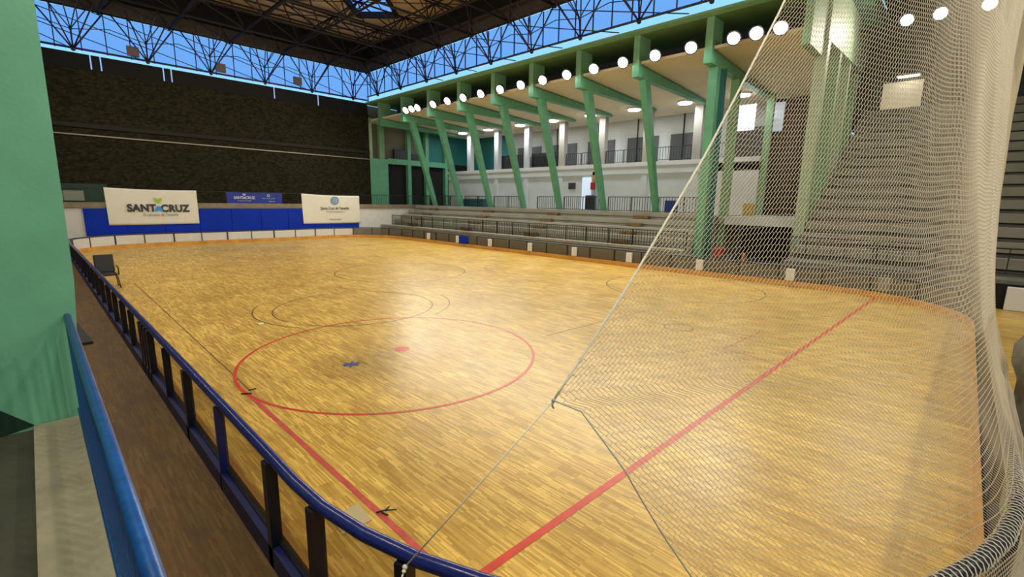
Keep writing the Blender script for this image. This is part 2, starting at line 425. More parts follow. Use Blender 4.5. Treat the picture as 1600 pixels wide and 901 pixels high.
# raised frames round lower wall bays
for k, yy in enumerate((13.6, 17.1, 20.75, 24.6, 28.4, 32.2, 36.0)):
    pass
# far corner: green frame in the plane of the stone wall
cf = thing('green_corner_frame', 'green concrete frame in the far right corner between stone wall and gallery', 'frame', (22.8, 39.5, 2.55))
MB().box(22.02, 23.85, 39.45, 39.9, 2.5, 6.75).build('pier', GREEN, cf)
MB().box(23.0, 23.5, 39.4, 39.8, 6.75, 10.2).build('upper_post', GREEN2, cf)
MB().box(22.02, 22.3, 39.45, 39.9, 6.75, 9.8).build('edge_post', PALEGREEN, cf)
MB().box(23.85, 31.0, 39.45, 39.85, 6.35, 6.85).build('cross_beam', GREEN, cf)
MB().box(22.02, 31.0, 39.42, 39.9, 9.75, 10.2).build('top_beam', GREEN2, cf)
for xx in (26.2, 28.3, 30.7): MB().box(xx - .18, xx + .2, 39.46, 39.86, 2.5, 9.8).build('post', GREEN, cf)
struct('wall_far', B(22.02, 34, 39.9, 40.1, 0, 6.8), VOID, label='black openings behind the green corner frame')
struct('wall_far', B(22.02, 27.5, 39.92, 40.1, 6.8, 11.3), mat('dim_grey_wall', (.16, .15, .12), .8), label='dim grey wall in the upper part of the corner frame')
struct('wall_far', B(27.5, 34.2, 39.92, 40.1, 6.8, 11.3), TEAL, label='dark teal wall in the upper part of the corner frame')
for k, (x0, x1, z1, lb) in enumerate(((24.6, 25.98, 7.75, 'larger'), (26.5, 27.9, 7.45, 'smaller'))):
    tag(MB().box(x0, x1, 39.5, 39.84, 6.852, z1).build('storage_crate', BLACKP, bevel=.03), lb + ' black box on the green beam of the far corner', 'box')
tag(MB().box(1.4, 2.45, 39.30, 39.415, 2.72, 3.32).build('louvre_panel', mat('pale_grille', (.25, .27, .22), .6)), 'small pale grille low on the stone wall by the green column', 'grille')
struct('wall_far', B(1.2, 3.6, 39.42, 39.5, 2.56, 3.75), DKGREEN, label='dark green recess low on the stone wall')

# enclosure behind and beside the camera
struct('wall_left', B(-6.3, -6, -10, 39.9, 0, 13.8), CONCD, label='dark left wall of the hall')
struct('wall_near', B(-6.3, 40, -10.3, -10, 0, 13.8), CONCD, label='dark wall behind the photographer')

# ---- roof
ZP, ZT, ZB = 16.2, 15.8, 13.95
d1 = Vector((1, 1, 0)).normalized(); d2 = Vector((1, -1, 0)).normalized()
cA = Vector((18.35, 33.75, 0)); cB = Vector((20.3, 31.65, 0))
inner = [cA, cB, cB - d1 * 4.2, cA - d1 * 4.2]
outer = [Vector((-3, 39.9, 0)), Vector((22.4, 39.9, 0)), Vector((22.4, -10, 0)), Vector((-3, -10, 0))]
rf = MB()
I = [Vector((p.x, p.y, 0)) for p in inner]
order_o = [outer[1], outer[2], outer[3], outer[0]]; order_i = [I[0], I[1], I[2], I[3]]
order_o = [outer[1], outer[2], outer[3], outer[0]]
for zz in (ZP, ZP + .15):
    oo = [Vector((p.x, p.y, zz)) for p in order_o]; ii = [Vector((p.x, p.y, zz)) for p in (I[0], I[1], I[2], I[3])]
    # corner (22.4,39.9) pairs with edge I0-I1
    rf.f.append(tuple(range(len(rf.v), len(rf.v) + 3))); rf.v += [tuple(oo[0]), tuple(ii[1]), tuple(ii[0])]; rf.smooth.append(False)
    rf.quad(oo[0], oo[1], ii[2], ii[1]); rf.f.append(tuple(range(len(rf.v), len(rf.v) + 3))); rf.v += [tuple(oo[1]), tuple(oo[2]), tuple(ii[2])]; rf.smooth.append(False)
    rf.quad(oo[2], oo[3], ii[3], ii[2]); rf.f.append(tuple(range(len(rf.v), len(rf.v) + 3))); rf.v += [tuple(oo[3]), tuple(oo[0]), tuple(ii[0])]; rf.smooth.append(False)
    rf.f.append(tuple(range(len(rf.v), len(rf.v) + 3))); rf.v += [tuple(oo[3]), tuple(ii[0]), tuple(ii[3])]; rf.smooth.append(False)
struct('ceiling', rf, BROWN, label='brown roof panels above the steel space frame')
# parquet of purlins under the panels
sk = MB(); sk.quad(*[(p.x, p.y, ZP + .08) for p in inner])
struct('window_1', sk, SKYGL, label='blue rooflight in the brown roof')
fr = MB()
for i in range(4): fr.bar((inner[i].x, inner[i].y, ZP), (inner[(i + 1) % 4].x, inner[(i + 1) % 4].y, ZP), .22, .4)
mdl = (inner[0] + inner[1]) / 2
struct('trim_3', fr, STEEL, label='dark frame round the rooflight')
sf = thing('roof_space_frame', 'dark steel space frame filling the roof under the brown panels', 'roof truss', (10, 20, ZB))
PITCH = 3.53; ys = [39.5 - PITCH * k for k in range(0, 13)]; xs_ = [22.0 - PITCH * k for k in range(0, 8)]
for y_ in ys:
    MB().tube([(-2.7, y_, ZB), (22, y_, ZB)], .075, 6).build('lower_chord', STEEL, sf)
for x_ in xs_:
    MB().tube([(x_, -3, ZB), (x_, 39.5, ZB)], .075, 6).build('lower_chord', STEEL, sf)
for y_ in ys[:-1]:
    MB().tube([(-2.7, y_ - PITCH / 2, ZT), (22, y_ - PITCH / 2, ZT)], .06, 6).build('upper_chord', STEEL, sf)
for x_ in xs_[:-1]:
    MB().tube([(x_ - PITCH / 2, -3, ZT), (x_ - PITCH / 2, 39.5, ZT)], .06, 6).build('upper_chord', STEEL, sf)
br = MB(); nd = MB()
for x_ in xs_:
    for y_ in ys:
        nd.sphere((x_, y_, ZB), .14, n=8, m=5)
        for sx in (-.5, .5):
            for sy in (-.5, .5):
                X2, Y2 = x_ + sx * PITCH, y_ + sy * PITCH
                if -2.7 < X2 < 22 and -4 < Y2 < 39.5: br.tube([(x_, y_, ZB), (X2, Y2, ZT)], .045, 5)
        # secondary grid
        if y_ > 5:
            br.tube([(x_, y_, ZB), (x_ - PITCH, y_ - PITCH, ZB)], .03, 4)
            br.tube([(x_ - PITCH / 2, y_ - PITCH / 2, ZT), (x_, y_ - PITCH, ZT)], .03, 4); br.tube([(x_ - PITCH / 2, y_ - PITCH / 2, ZT), (x_ - PITCH, y_, ZT)], .03, 4)
tag(br.build('bracing', STEEL, sf), 'thin diagonal struts of the space frame', 'x'); sf.children[-1]['kind'] = 'stuff'
for ch in sf.children:
    if 'category' in ch: del ch['category']
nd.build('node_joint', STEEL, sf)['kind'] = 'stuff'
pu = MB()
for k in range(0, 34):
    y_ = 39.3 - k * 1.18
    pu.box(-2.9, 14 if 28 < y_ < 34 else 22.2, y_ - .03, y_ + .03, ZP - .12, ZP - .01)
pu.build('purlin', GIRD, sf)['kind'] = 'stuff'
# dark edge girders
struct('trim_4', B(-3, 22.2, 39.3, 39.6, ZB, ZB + .75), GIRD, label='dark girder along the far roof edge')
struct('trim_5', B(21.85, 22.15, -10, 39.3, ZB + .02, ZB + .9), GIRD, label='dark girder along the right roof edge')
struct('trim_6', B(-3.0, 22.4, 39.6, 40.0, ZB + .7, ZP + .2), VOID)
struct('trim_7', B(22.15, 22.5, -10, 40, ZB + .85, ZP + .2), VOID)

# clerestory glazing
struct('window_2', MB().quad((-3, 39.75, 11.62), (22.35, 39.75, 11.62), (22.35, 39.75, 13.92), (-3, 39.75, 13.92)), SKYGL, label='blue clerestory glazing above the stone wall')
struct('window_9', MB().quad((22.35, 39.75, 12.12), (22.35, -10, 12.12), (22.35, -10, 14.0), (22.35, 39.75, 14.0)), SKYGL, label='blue clerestory glazing above the right canopy')
mu = thing('clerestory_mullions', 'dark glazing bars of the blue clerestory on far and right side', 'glazing bars', (22, 39.5, 11.6))
k = 0
for k in range(21):
    x_ = 22.2 - k * 1.177
    MB().box(x_ - .025, x_ + .025, 39.68, 39.74, 11.6, 13.98).build('mullion', STEELP, mu)
for k in range(36):
    y_ = 39.4 - k * 1.177
    MB().box(22.27, 22.33, y_ - .025, y_ + .025, 12.1, 13.98).build('mullion', STEELP, mu)
for k in range(7):
    x0 = 22.1 - k * 3.9
    MB().tube([(x0, 39.64, 13.95), (max(-3, x0 + 0 - 11.5), 39.64, 13.95)][:1] + [(max(-3, x0 - 9.5), 39.64, 11.6 if x0 - 9.5 > -3 else 12.4)], .03, 5).build('tie_rod', STEELP, mu) if False else None
def px_ray(u, v):
    return RW @ np.array([u - c2[0], v - c2[1], FPX])
def on_plane(u, v, axis, val):
    d = px_ray(u, v); o = np.array([0, 0, EYE]); t = (val - o[axis]) / d[axis]; return tuple(o + d * t)
for k in range(9):          # slack tie rods across the right glazing, one every third bar
    ya = 36.5 - k * 3.53
    MB().tube([(22.24, ya, 13.95), (22.24, ya - 7.6 - k * .15, 11.7)], .028, 5).build('tie_rod', STEELP, mu)
for k in range(7):
    xa = 20.5 - k * 3.53
    MB().tube([(xa, 39.62, 11.65), (max(-2.9, xa - 9.4), 39.62, 13.9)], .028, 5).build('tie_rod', STEELP, mu)
# perimeter pyramid trusses
def v_truss(root, base, along, inward):
    b = Vector(base); a = Vector(along); n = Vector(inward); mb = MB()
    top = ZB - b.z; mid = b + Vector((0, 0, top * .45)) + n * .12; upr = b + Vector((0, 0, top * .80)) + n * .2
    mb.tube([b, mid], .045, 5)
    for s_ in (-1, 1):
        mb.tube([b, b + a * s_ * PITCH * .46 + Vector((0, 0, top))], .045, 5)
        mb.tube([b, b + a * s_ * PITCH * .30 + n * 1.5 + Vector((0, 0, top))], .04, 5)
        mb.tube([mid, b + a * s_ * PITCH * .24 + Vector((0, 0, top))], .03, 5)
        mb.tube([mid, b + a * s_ * PITCH * .1 + n * 1.7 + Vector((0, 0, top))], .03, 5)
        mb.tube([mid, b + a * s_ * PITCH * .5 + Vector((0, 0, top * .62))], .025, 5)
    mb.sphere(b, .12, n=8, m=5); mb.sphere(mid, .09, n=8, m=5)
    mb.build('edge_truss', STEELP, root)
et = thing('roof_edge_truss', 'purple-dark steel struts fanning up from the wall tops to the roof edge', 'truss', (21.9, 39.4, 11.6))
for k in range(12): v_truss(et, (21.95, 37.6 - k * PITCH, 11.85), (0, 1, 0), (-1, 0, 0))
for k in range(7): v_truss(et, (20.6 - k * PITCH, 39.35, 11.55), (1, 0, 0), (0, -1, 0))
MB().tube([(21.95, 39.4, 11.92), (21.95, -6, 11.92)], .06, 6).build('bottom_chord', STEELP, et)
MB().tube([(21.95, 39.35, 11.62), (-3, 39.35, 11.62)], .06, 6).build('bottom_chord', STEELP, et)
for (xx, zz) in ((5.75, 12.0), (10.6, 12.0), (15.9, 12.1)):
    u = {5.75: 'left', 10.6: 'middle', 15.9: 'right'}[xx]
    tag(MB().box(xx - .3, xx + .3, 39.1, 39.3, zz - .28, zz + .28).build('loudspeaker', mat('speaker_grey', (.16, .13, .12), .6)), 'small grey box hanging in the far clerestory, %s one of three' % u, 'box', 'grey boxes in the far clerestory')

# ---- right canopy ceiling and roof slab
cc = MB(); cc.prism([(22.25, 9.95), (22.25, 10.08), (33.8, 9.9), (33.8, 9.5), (31, 9.5), (26, 9.78)], 1, 5.7, 39.4)
# prism on axis 1: points are (x,z)
struct('ceiling', cc, BEIGE, label='beige sloping soffit over the right stand')
sl = MB(); sl.prism([(21.75, 11.34), (21.75, 11.44), (34.5, 11.5), (34.5, 11.25), (22.0, 11.25)], 1, 5.7, 39.5)
struct('ceiling', sl, GREEN2, label='green roof slab edge above the row of floodlights')
struct('wall_right', B(25.0, 25.2, 5.7, 39.5, 10.0, 11.3), mat('dark_blue_grey_wall', (.022, .022, .032), .8), label='dark band behind the floodlights')
FY = [34.0 + PITCH * .0 - k * 0 for k in range(0)]
FYS = [37.6, 34.05, 30.45, 26.85, 23.35, 20.0, 16.5, 12.95, 9.35]
LOWB = []
for k, y_ in enumerate(FYS[::-1]):
    lab = 'green concrete canopy frame with slanting strut, %s from the net end of the right stand' % ORD[k] if k else 'green concrete canopy frame seen through the edge of the net'
    if k == len(FYS) - 1: lab = 'green concrete canopy post frame touching the far corner of the right stand'
    t = thing('canopy_frame', lab, 'frame', (22.3, y_, 2.5), 'green frames carrying the right canopy')
    MB().box(22.0, 23.05, y_ - .165, y_ + .165, 9.96, 11.24).build('fin', GREEN2, t)
    bm2 = MB(); bm2.prism([(22.0, 9.33), (22.0, 9.96), (30.9, 9.42), (30.9, 9.3)] if False else [(22.0, 9.33), (22.0, 9.96), (22.24, 9.96), (22.24, 9.90), (30.85, 9.45), (30.85, 9.33)], 1, y_ - .18, y_ + .18); bm2.build('beam', GREEN, t)
    if k == 0:
        MB().box(22.75, 23.15, y_ - .2, y_ + .2, .0, 9.4).build('strut', GREEN, t)
        MB().box(23.6, 23.9, y_ - .2, y_ + .2, .0, 9.4).build('strut', TEAL, t)
        MB().box(25.6, 25.95, y_ - .2, y_ + .2, .0, 9.5).build('strut', GREEN2, t)
    elif k < len(FYS) - 1:
        s_ = MB(); top = Vector((22.95, y_, 9.4)); bot = Vector((25.25, y_, 2.52))
        a_ = [Vector((-.27, -.19, 0)), Vector((.27, -.19, 0)), Vector((.27, .19, 0)), Vector((-.27, .19, 0))]
        b0 = len(s_.v)
        for o, q in ((bot, .72), (top, 1.0)):
            for v in a_: s_.v.append(tuple(o + v * q))
        for f in ((0, 3, 2, 1), (4, 5, 6, 7), (0, 1, 5, 4), (1, 2, 6, 5), (2, 3, 7, 6), (3, 0, 4, 7)): s_.f.append(f); s_.smooth.append(False)
        s_.build('strut', GREEN, t, bevel=.03)

# ---- floodlights
def floodlight(loc, aim, label, group):
    t = thing('floodlight', label, 'floodlight', loc, group)
    x_, y_, z_ = loc; d = (Vector(aim) - Vector(loc)).normalized()
    rot = d.to_track_quat('Z', 'Y').to_matrix().to_4x4(); rot.translation = Vector(loc)
    h = MB(); h.tube([(0, 0, -.28), (0, 0, -.18), (0, 0, 0)], [.12, .26, .31], 16); h.v = [tuple(rot @ Vector(v)) for v in h.v]; h.build('housing', BLACK, t)
    l = MB(); l.sphere((0, 0, .0), .245, 1, 1, .55, 16, 8); l.v = [tuple(rot @ Vector(v)) for v in l.v]; l.build('lens', LAMPG, t)
    br_ = MB()
    if y_ < -6: br_.bar((x_, y_ - .05, z_), (x_, y_ - .45, z_), .05, .05)
    br_.bar((x_ + .05, y_ - .33, z_), (x_ + .05, y_ + .33, z_), .04, .03); br_.bar((x_ + .05, y_, z_ - .02), (x_ + (.55 if x_ > 0 else -.55), y_, z_ - .02), .05, .05); br_.build('bracket', BLACK, t)
    L_ = bpy.data.lights.new('flood_lamp', 'SPOT'); L_.energy = FLOOD_W; L_.color = FLOOD_COL; L_.shadow_soft_size = .2
    L_.spot_size = math.radians(165); L_.spot_blend = .9
    lo = bpy.data.objects.new('flood_lamp', L_); C.objects.link(lo)
    m4 = d.to_track_quat('-Z', 'Y').to_matrix().to_4x4(); m4.translation = Vector(loc) + d * .36
    lo.parent = t; lo.matrix_parent_inverse = Matrix.Translation(-Vector(loc)); lo.matrix_basis = m4
    return t
LY = [33.12, 32.3, 31.5, 29.5, 27.8, 26.05, 24.25, 22.4, 20.6, 18.86, 17.1, 15.3, 13.55, 11.8, 10.05, 8.2, 7.3, 6.4]
for k, y_ in enumerate(LY):
    floodlight((21.75, y_, 10.05), (8, y_ - 1, 0), 'glaring floodlight on the canopy edge, %s from the far end of the row' % (ORD[k] if k else 'first'), 'floodlights along the canopy edge')
for k, y_ in enumerate((3.37, 2.19, .61)):
    floodlight((30.0, y_, 11.8), (12, y_, 1), 'glaring floodlight seen through the net over the tall stand, %s of three' % ('left', 'middle', 'right')[k], 'floodlights over the tall stand')
for k, y_ in enumerate([33.0, 29.4, 25.9, 22.4, 18.8, 15.3, 11.8, 8.2, 4.7, 1.6, -1.5, -4.5]):  # unseen row, added to brighten the net, column and stands
    floodlight((-.6, y_, 10.4), (13, y_ + 1, 0), 'added unseen floodlight on the left canopy edge above the photographer, %s from the stone wall' % (ORD[k] if k else 'first'), 'added floodlights along the left canopy edge')
for k, x_ in enumerate([2.0, 5.2, 8.4, 11.6, 14.8]):  # second unseen row, added to light net and column from the front
    floodlight((x_, -6.6, 10.6), (x_ + 1.5, 12, 0), 'added unseen floodlight on the near end beam behind the photographer, %s from the left' % (ORD[k] if k else 'first'), 'added floodlights on the near end beam')
tag(MB().box(-1.2, 18, -7.4, -7.06, 10.2, 11.0).build('added_lamp_gantry', GIRD), 'added dark beam across the near end carrying the added floodlights behind the photographer', 'beam')
bt = MB(); bt.bar((30.3, -9, 11.75), (30.3, 5.4, 11.75), .12, .12)
tag(bt.build('lamp_beam', STEEL), 'dark bar carrying the three floodlights over the tall stand', 'bar')
# downlights under the canopy
for k, (y_, x_) in enumerate(((10.5, 30.1), (14.0, 30.1), (17.6, 30.05), (21.2, 30.0), (24.8, 30.0), (28.4, 30.0), (32.4, 30.0), (36.0, 30.0))):
    z_ = 9.45
    t = thing('ceiling_lamp', 'round white ceiling lamp under the canopy, %s from the net side' % ORD[k] if k else 'round white ceiling lamp under the canopy just behind the net edge', 'lamp', (x_, y_, z_), 'round lamps in the canopy soffit')
    MB().tube([(x_, y_, z_ + .02), (x_, y_, z_ + .12)], .46, 20).build('rim', WHITE, t)
    MB().tube([(x_, y_, z_ - .04), (x_, y_, z_ + .03)], .41, 20).build('diffuser', DOWNG, t)
    L_ = bpy.data.lights.new('lamp_light', 'AREA'); L_.shape = 'DISK'; L_.size = .55; L_.energy = DOWN_W; L_.color = (.88, .94, 1.0)
    lo = bpy.data.objects.new('lamp_light', L_); C.objects.link(lo); lo.parent = t; lo.location = (0, 0, -.08)

# ================================================================ RIGHT STANDS
gs = thing('grandstand', 'long low concrete grandstand with walkway along the right side of the rink', 'grandstand', (23, 22, 0))
prof = [(21.15, 0), (21.15, .9), (22.45, .9), (22.45, 1.3), (23.2, 1.3), (23.2, 1.72), (23.95, 1.72), (23.95, 2.12), (24.65, 2.12), (24.65, 2.52), (30.99, 2.52), (30.99, 0)]
MB().prism(prof, 1, 9.62, 36.3).build('terrace', CONC2, gs)
for (x0, z0) in ((22.45, 1.3), (23.2, 1.72), (23.95, 2.12), (24.65, 2.52)):
    MB().box(x0 - .13, x0 + .3, 9.64, 36.2, z0 - .16, z0 + .10).build('bench_edge', CONC2, gs, bevel=.01)
for (x0, z0) in ((22.32, 1.02), (23.07, 1.44), (23.82, 1.86), (24.52, 2.26)):
    pass
MB().box(21.05, 21.3, 9.62, 36.3, .84, .98).build('front_coping', CONC, gs)
# aisle step blocks
struct('ceiling', B(-6, -1.1, -10, 39.5, 10.1, 10.4), BEIGE, label='left canopy soffit above the photographer')
for ya, nm in ((33.3, 'far aisle'), (26.3, 'second aisle'), (19.9, 'third aisle'), (13.4, 'aisle nearest the net')):
    for (x0, z0, lv) in ((22.17, .9, 'bottom'), (22.92, 1.3, 'second'), (23.67, 1.72, 'third'), (24.37, 2.12, 'top')):
        mb = MB(); mb.box(x0 - .12, x0 + .14, ya - .45, ya + .45, z0 + (.105 if z0 > 1 else .005), z0 + .3); 
        tag(mb.build('step_block', WOODB, bevel=.015), 'brown step block on the %s, %s step' % (nm, lv), 'step', 'step blocks on the grandstand')
# railings
def railing(name, label, x_, y0, y1, z0, h, pitch=.14, r=.011, post=1.5, group=None, m=BLACK, top_r=.022):
    t = thing(name, label, 'railing', (x_, (y0 + y1) / 2, z0), group)
    MB().tube([(x_, y0, z0 + h), (x_, y1, z0 + h)], top_r, 6).build('top_rail', m, t)
    MB().tube([(x_, y0, z0 + .1), (x_, y1, z0 + .1)], top_r * .8, 6).build('bottom_rail', m, t)
    bb = MB(); k = 0; y_ = y0
    while y_ <= y1 + .01:
        bb.box(x_ - r, x_ + r, y_ - r, y_ + r, z0 + .1, z0 + h); y_ += pitch
    bb.build('balusters', m, t)['kind'] = 'stuff'
    y_ = y0; n_ = max(1, round((y1 - y0) / post))
    for i in range(n_ + 1):
        yy = y0 + (y1 - y0) * i / n_; MB().box(x_ - .022, x_ + .022, yy - .022, yy + .022, z0, z0 + h).build('post', m, t)
    return t
railing('grandstand_railing', 'long black barred railing at the front of the low grandstand', 22.0, 9.6, 36.0, .9, .86, pitch=.16, r=.012)
for k, (a, b) in enumerate(((9.9, 12.9), (13.1, 16.3), (16.7, 19.8), (20.3, 22.2), (23.6, 26.7), (27.0, 30.2), (30.6, 33.8), (34.2, 36.2))):
    railing('walkway_railing', 'black walkway railing between green struts, %s from the net' % ORD[k], 25.4, a, b, 2.55, .92, pitch=.17, r=.012, group='railings along the grandstand walkway')
railing('platform_railing', 'thin dark railing on the far platform by the green corner', 0, 0, 1, 0, .9) if False else None
# far platform railing (along x)
t = thing('platform_railing', 'thin dark railing on the far platform beside the white banner', 'railing', (22, 36.6, 2.6))
MB().tube([(19.3, 36.6, 3.45), (25.2, 36.6, 3.45)], .018, 6).build('top_rail', BLACK, t)
bb = MB()
for i in range(38): bb.box(19.3 + i * .16 - .008, 19.3 + i * .16 + .008, 36.59, 36.61, 2.6, 3.45)
bb.build('balusters', BLACK, t)['kind'] = 'stuff'
t = thing('banner_railing', 'dark railing on the far platform behind the banners', 'railing', (10, 36.6, 2.6))
MB().tube([(-5, 36.29, 3.42), (19.1, 36.29, 3.42)], .018, 6).build('top_rail', BLACK, t)
for i in range(16): MB().box(-5 + i * 1.6 - .012, -5 + i * 1.6 + .012, 36.278, 36.302, 2.66, 3.42).build('post', BLACK, t)

# lower wall details
def wbox(name, m, x0, x1, y0, y1, z0, z1, label, cat, group=None, bevel=0):
    return tag(MB().box(x0, x1, y0, y1, z0, z1).build(name, m, bevel=bevel), label, cat, group)
for k, y_ in enumerate((13.3, 17.0, 20.75, 24.6, 28.5, 32.3)):   # shallow raised bays of the white wall
    struct('trim_%d' % (20 + k), B(30.93, 31.0, y_ - .22, y_ + .22, 2.55, 5.75), WHITEW)
struct('trim_30', B(30.9, 31.0, 9.4, 39.4, 5.2, 5.74), WHITEW, label='white beam along the top of the lower wall')
dr = MB(); dr.box(30.9, 30.98, 21.5, 22.35, 2.55, 5.05)
struct('door_1', dr, DOORG, label='open doorway glowing pale blue in the white wall')
struct('door_2', B(30.85, 30.95, 20.5, 21.05, 2.55, 5.1), mat('pale_blue_door', (.42, .52, .6), .5), label='pale blue door leaf beside the glowing doorway')
wbox('hose_cabinet', REDP, 30.75, 30.93, 21.08, 21.45, 4.1, 4.65, 'red fire hose box on the white wall by the doorway', 'fire box', bevel=.02)
wbox('wall_notice', mat('yellow_red_notice', (.55, .25, .1), .5), 30.9, 30.94, 21.1, 21.4, 4.75, 5.45, 'red and white notice above the red fire box', 'sign')
wbox('waste_bin', BLACKP, 30.2, 30.75, 20.9, 21.5, 2.55, 3.65, 'black bin standing below the red fire box', 'bin', bevel=.06)
wbox('wall_plaque', mat('dark_plaque', (.05, .05, .06), .4), 30.95, 30.99, 23.05, 23.75, 4.15, 4.65, 'small dark plaque on the white wall left of the doorway', 'sign')
wbox('blue_bin', BLUEP, 26.8, 27.3, 12.6, 13.25, 2.55, 3.3, 'blue bin on the walkway beside the net edge', 'bin', bevel=.04)
wbox('teal_bench_cabinet', TEALP, 26.0, 26.6, 28.6, 31.2, 2.55, 3.25, 'dark teal cabinet on the walkway at the far end', 'cabinet', bevel=.03)
wbox('yellow_crate', YELP, 26.6, 27.0, 8.2, 8.7, 2.55, 3.2, 'yellow crate on the walkway seen through the net', 'crate', bevel=.03)

GCOL = mat('grey_white_column', (.42, .43, .43), .8)
for k, y_ in enumerate((13.4, 17.0, 20.75, 24.6, 28.5, 32.3, 36.2)):
    wbox('gallery_column', mat('gallery_column_paint', (.36, .33, .28), .8) if k < 4 else GCOL, 30.95, 31.4, y_ - .27, y_ + .27, 6.0, 9.62, 'square column of the upper gallery, %s from the net' % ORD[k], 'column', 'columns of the upper gallery')
for k, (a, b) in enumerate(((10.2, 12.4), (14.2, 16.6), (17.6, 20.2), (21.4, 24.0), (25.2, 28.0), (29.3, 32.2))):
    wbox('gallery_shutter', GREYP, 33.78, 33.895, a, b, 6.01, 8.15, 'dark grey panel in the gallery back wall, %s from the net' % ORD[k], 'panel', 'dark panels of the gallery')
    wbox('gallery_screen', BLACKP if k > 3 else DARKGL, 31.5, 31.6, a + .2, b + .9 if b + .9 < 33 else b, 6.0, 6.85 if k < 4 else 7.25, 'dark screen behind the gallery rail, %s from the net' % ORD[k], 'screen', 'dark screens along the gallery') if k > 3 else None
for k, (a, b) in enumerate(((9.6, 13.0), (13.8, 16.6), (17.4, 20.4), (21.2, 24.2), (25.0, 28.1))):
    railing('gallery_railing', 'black railing of the upper gallery, %s from the net' % ORD[k], 31.15, a, b, 6.0, .95, pitch=.2, r=.011, group='railings of the upper gallery')
# fine white pipes at gallery
for k, y_ in enumerate((15.6, 19.3, 22.9, 27.3)):
    tag(MB().tube([(33.7, y_, 6.0), (33.7, y_, 9.6)], .05, 6).build('wall_conduit', BLACK), 'thin black upright pipe on the gallery back wall, %s from the net' % ORD[k], 'pipe', 'upright pipes in the gallery')

# ---- bay between low and tall stand: gangway, lintel, dark room
struct('wall_right', B(25.0, 25.3, 5.4, 9.0, 2.1, 2.5), WHITEW, label='white lintel over the dark gangway behind the net')
struct('floor', B(25.3, 34, 5.4, 9.4, 2.2, 2.5), CONC2)
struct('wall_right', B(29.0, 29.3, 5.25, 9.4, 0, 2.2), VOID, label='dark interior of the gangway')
struct('wall_right', B(32.8, 33.1, 5.4, 9.6, 2.5, 9.6), DKRED, label='dark brown wall beside the green portal')
struct('window_10', B(30.96, 31.0, 9.95, 10.95, 7.55, 9.05), mat('bright_pane', (.6, .68, .75), .4, emit=((.5, .6, .75), .35)), label='pale window seen through the net, left')
struct('window_11', B(32.7, 32.8, 8.9, 9.5, 7.6, 9.3), mat('bright_pane_b', (.6, .68, .75), .4, emit=((.5, .6, .75), .35)), label='pale window seen through the net, right')
struct('wall_right', B(30.9, 31.0, 9.4, 12.6, 2.53, 5.7), WARMW)
struct('wall_right', B(34.7, 34.9, -9.9, .3, 8.6, 13.4), DKGREEN, label='dark green end wall at the right edge of the view')
wbox('red_seat', REDP, 22.6, 23.1, 8.1, 8.5, .0, 1.1, 'dark red chair standing in the gangway behind the net', 'chair', bevel=.05)
wbox('orange_cone_post', mat('orange_plastic', (.5, .16, .03), .5), 22.2, 22.4, 6.95, 7.1, 0, .95, 'orange post in the gangway behind the net', 'post', bevel=.03)
wbox('stacked_mats', NAVYD, 21.6, 22.6, 8.9 - 1.6, 8.0, 0, .75, 'stack of dark blue mats in the gangway behind the barrier', 'mats', bevel=.04)

struct('wall_right', B(33.1, 34.9, 5.7, 5.95, 2.5, 13.4), DKRED)
# green portal frame at the end of the canopy
pt = thing('green_portal', 'tall green portal with several legs beside the tall stand behind the net', 'portal', (28, 5.5, .8))
for k, (x_, w_) in enumerate(((24.5, .42), (26.9, .38), (29.3, .36), (31.6, .3))):
    MB().box(x_ - w_ / 2, x_ + w_ / 2, 5.22, 5.66, .0 if k == 0 else 2.5, 10.05).build('leg', GREEN2 if k % 2 else PALEGREEN, pt)
hb = MB(); hb.prism([(24.2, 10.0), (24.2, 11.6), (25.5, 12.6), (33.2, 12.2), (33.6, 11.0), (32.6, 10.3)], 1, 5.22, 5.66); hb.build('header', PALEGREEN, pt)
hb = MB(); hb.prism([(23.9, 11.6), (24.1, 13.2), (34.6, 13.6), (34.6, 12.9), (25.5, 12.6)], 1, 4.7, 5.68); hb.build('cornice', GREEN, pt)
MB().box(24.1, 33.0, 5.75, 6.0, 2.5, 10.2).build('back_panel', DKGREEN, pt) if False else None
MB().box(22.0, 24.1, 5.35, 5.66, 9.33, 12.0).build('fin', GREEN2, pt)

# tall stand
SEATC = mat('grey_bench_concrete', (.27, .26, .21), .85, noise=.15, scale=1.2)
ts = thing('tall_grandstand', 'steep concrete grandstand of many rows rising behind the net on the right', 'grandstand', (28, 0, 0))
pr_ = [(21.3, 0), (21.3, .9), (22.9, .9)]
rows = 15
for k in range(rows):
    x0 = 22.9 + .8 * k; z0 = 1.35 + .5 * k; pr_ += [(x0, z0), (x0 + .8, z0)]
pr_ += [(34.9, 0)]
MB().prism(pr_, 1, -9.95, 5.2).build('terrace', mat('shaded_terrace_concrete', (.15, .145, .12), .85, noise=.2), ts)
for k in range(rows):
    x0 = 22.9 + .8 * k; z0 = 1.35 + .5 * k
    MB().box(x0 - .20, x0 + .30, -9.9, 5.18, z0 - .24, z0 + .10).build('bench_row', SEATC, ts)
    
